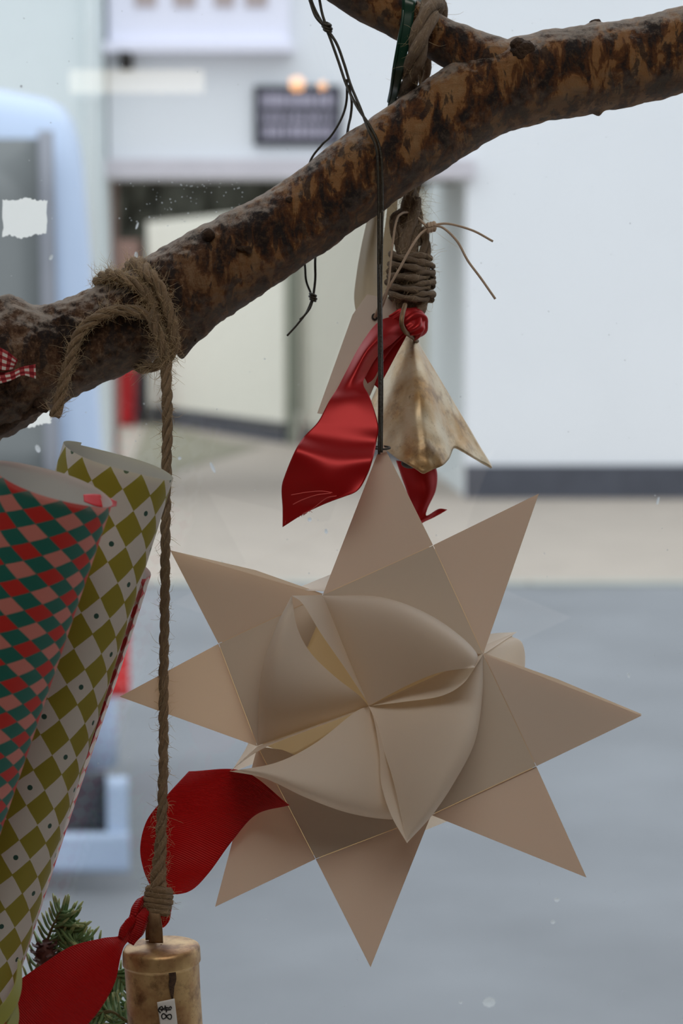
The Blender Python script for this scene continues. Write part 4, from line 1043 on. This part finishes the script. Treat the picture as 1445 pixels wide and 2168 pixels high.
rows = [[(176,1047,0.853),(178,1062,0.850)],[(200,1046,0.856),(205,1072,0.8525)],[(222,1050,0.860),(232,1074,0.857)],[(247,1062,0.866),(246,1072,0.866)]]
sheet('curled_corner', rows, 24, 8, M_red, tR[0], 0.0002)
# price of the olive tie: satin band round the rolls at the lower left
og = thing('olive_ribbon', 'olive green satin ribbon tied round the rolls at the bottom left corner', 'ribbon', P(20,2120,0.87))
rows = [[(38,2030,0.882),(44,2034,0.884)],[(36,2060,0.876),(46,2066,0.880)],[(28,2090,0.872),(44,2100,0.876)],[(5,2125,0.868),(30,2140,0.872)],[(-30,2155,0.865),(0,2178,0.868)],[(-80,2190,0.862),(-40,2225,0.866)]]
sheet('band', rows, 50, 12, M_olive, og)
rows = [[(30,2120,0.876),(37,2122,0.880)],[(24,2145,0.872),(40,2150,0.878)],[(12,2170,0.870),(36,2180,0.876)],[(0,2210,0.870),(26,2220,0.874)]]
sheet('loop', rows, 30, 10, M_olive, og)
# ================================================================== FIR SPRIGS
def sprig(label, ctrl, twigs, seed, d):
    random.seed(seed)
    t = thing('fir_sprig', label, 'greenery', P(*ctrl[0][:3]), 'fir sprigs behind the lower bell')
    sm = MB(); nm = MB(); tm = MB(); paths = [cr([c[:3] for c in ctrl], 30)]
    for (i0, dx, dy, dd) in twigs:
        b = paths[0][i0]; paths.append(cr([b, b+np.array([dx*0.5, dy*0.5-4, dd*0.5]), b+np.array([dx,dy,dd])], 22))
    for k, pp in enumerate(paths):
        w = np.array([P(*q) for q in pp]); sm.add(*sweep(w, np.linspace(0.0011 if k==0 else 0.0007, 0.0003, len(w)), 7))
        for i in range(2, len(pp), 2):
            for sgn in (-1, 1):
                for rep in range(1):
                    q = pp[i]; tg_ = pp[i]-pp[i-1]; tg_ = tg_[:2]/(np.linalg.norm(tg_[:2])+1e-9); no = np.array([-tg_[1], tg_[0]])*sgn
                    L_ = random.uniform(36,60)*(1-0.3*i/len(pp)); dirp = tg_*random.uniform(.55,.8)+no*random.uniform(.55,.95)
                    dirp /= np.linalg.norm(dirp); z = random.uniform(-.006,.006)
                    q3 = q+np.array([dirp[0]*L_, dirp[1]*L_-3, z]); qm = q+np.array([dirp[0]*L_*.5, dirp[1]*L_*.5+3, z*.5])
                    w = np.array([P(*a_) for a_ in (q, qm, q3)]); cw = cr(w,7); nm.add(*sweep(cw, [0.0004,0.00062,0.0007,0.0007,0.00066,0.0006,0.0003], 5)); tm.add(*sweep(cw[4:]+(cw[-1]-cw[-2])*0.25, [0.00064,0.00062,0.0003], 5))
    sm.build('stem', M_stem, t); nm.build('needles', M_needle, t, kind='stuff'); tm.build('needle_tips', M_needletip, t, kind='stuff', label='pale needle tips')
    return t
sprig('fir sprig with pale-tipped needles between the rolls and the red ribbon', [(60,2100,1.01),(90,2020,1.0),(110,1965,0.995),(130,1925,0.99)], [(6,70,-8,0.004),(10,90,-20,0),(14,80,0,-0.004),(20,50,12,0),(22,40,-10,0.003)], 21, 1.0)
sprig('fir sprig showing between the red ribbon and the bell, upper of the two', [(330,2170,1.02),(280,2110,1.015),(240,2065,1.01),(205,2020,1.0),(170,1985,1.0)], [(5,-60,20,0.004),(12,-40,50,0),(16,30,30,-0.004),(22,-60,-5,0)], 22, 1.0)
sprig('fir sprig at the bottom edge just left of the gold bell', [(340,2200,1.0),(280,2170,0.998),(230,2140,0.995),(190,2160,0.99)], [(5,-30,50,0.004),(12,-50,40,0),(18,-50,20,-0.004)], 23, 1.0)
pc = thing('pine_cone', 'small dark red-brown cone among the fir needles behind the red ribbon', 'cone', P(95,2025,0.995))
sm = MB(); c = P(95,2022,0.992); random.seed(2); ball(sm, c, 0.0042, 14, (1,1,1.3)); sm.build('core', M_cone, pc)
for k in range(22):
    a = k*2.4; zz = -0.005+0.0105*k/22; rr = 0.0048*math.sin(math.pi*(k+3)/27)+0.0016
    m = MB(); dr = np.array([math.cos(a), math.sin(a), 0.25]); b0 = c+np.array([0,0,zz]); sd = np.array([-math.sin(a), math.cos(a), 0])*0.0016
    v = [b0+sd*0.5, b0-sd*0.5, b0+dr*rr+sd, b0+dr*rr-sd, b0+dr*rr*1.15+np.array([0,0,0.0012]), b0+dr*rr*0.6-np.array([0,0,0.0012])]
    m.add(v, [(0,1,3,2),(2,3,4),(0,2,5),(1,5,3),(2,5,3),(0,5,1)]); m.build('scale', M_cone, pc, smooth=False)
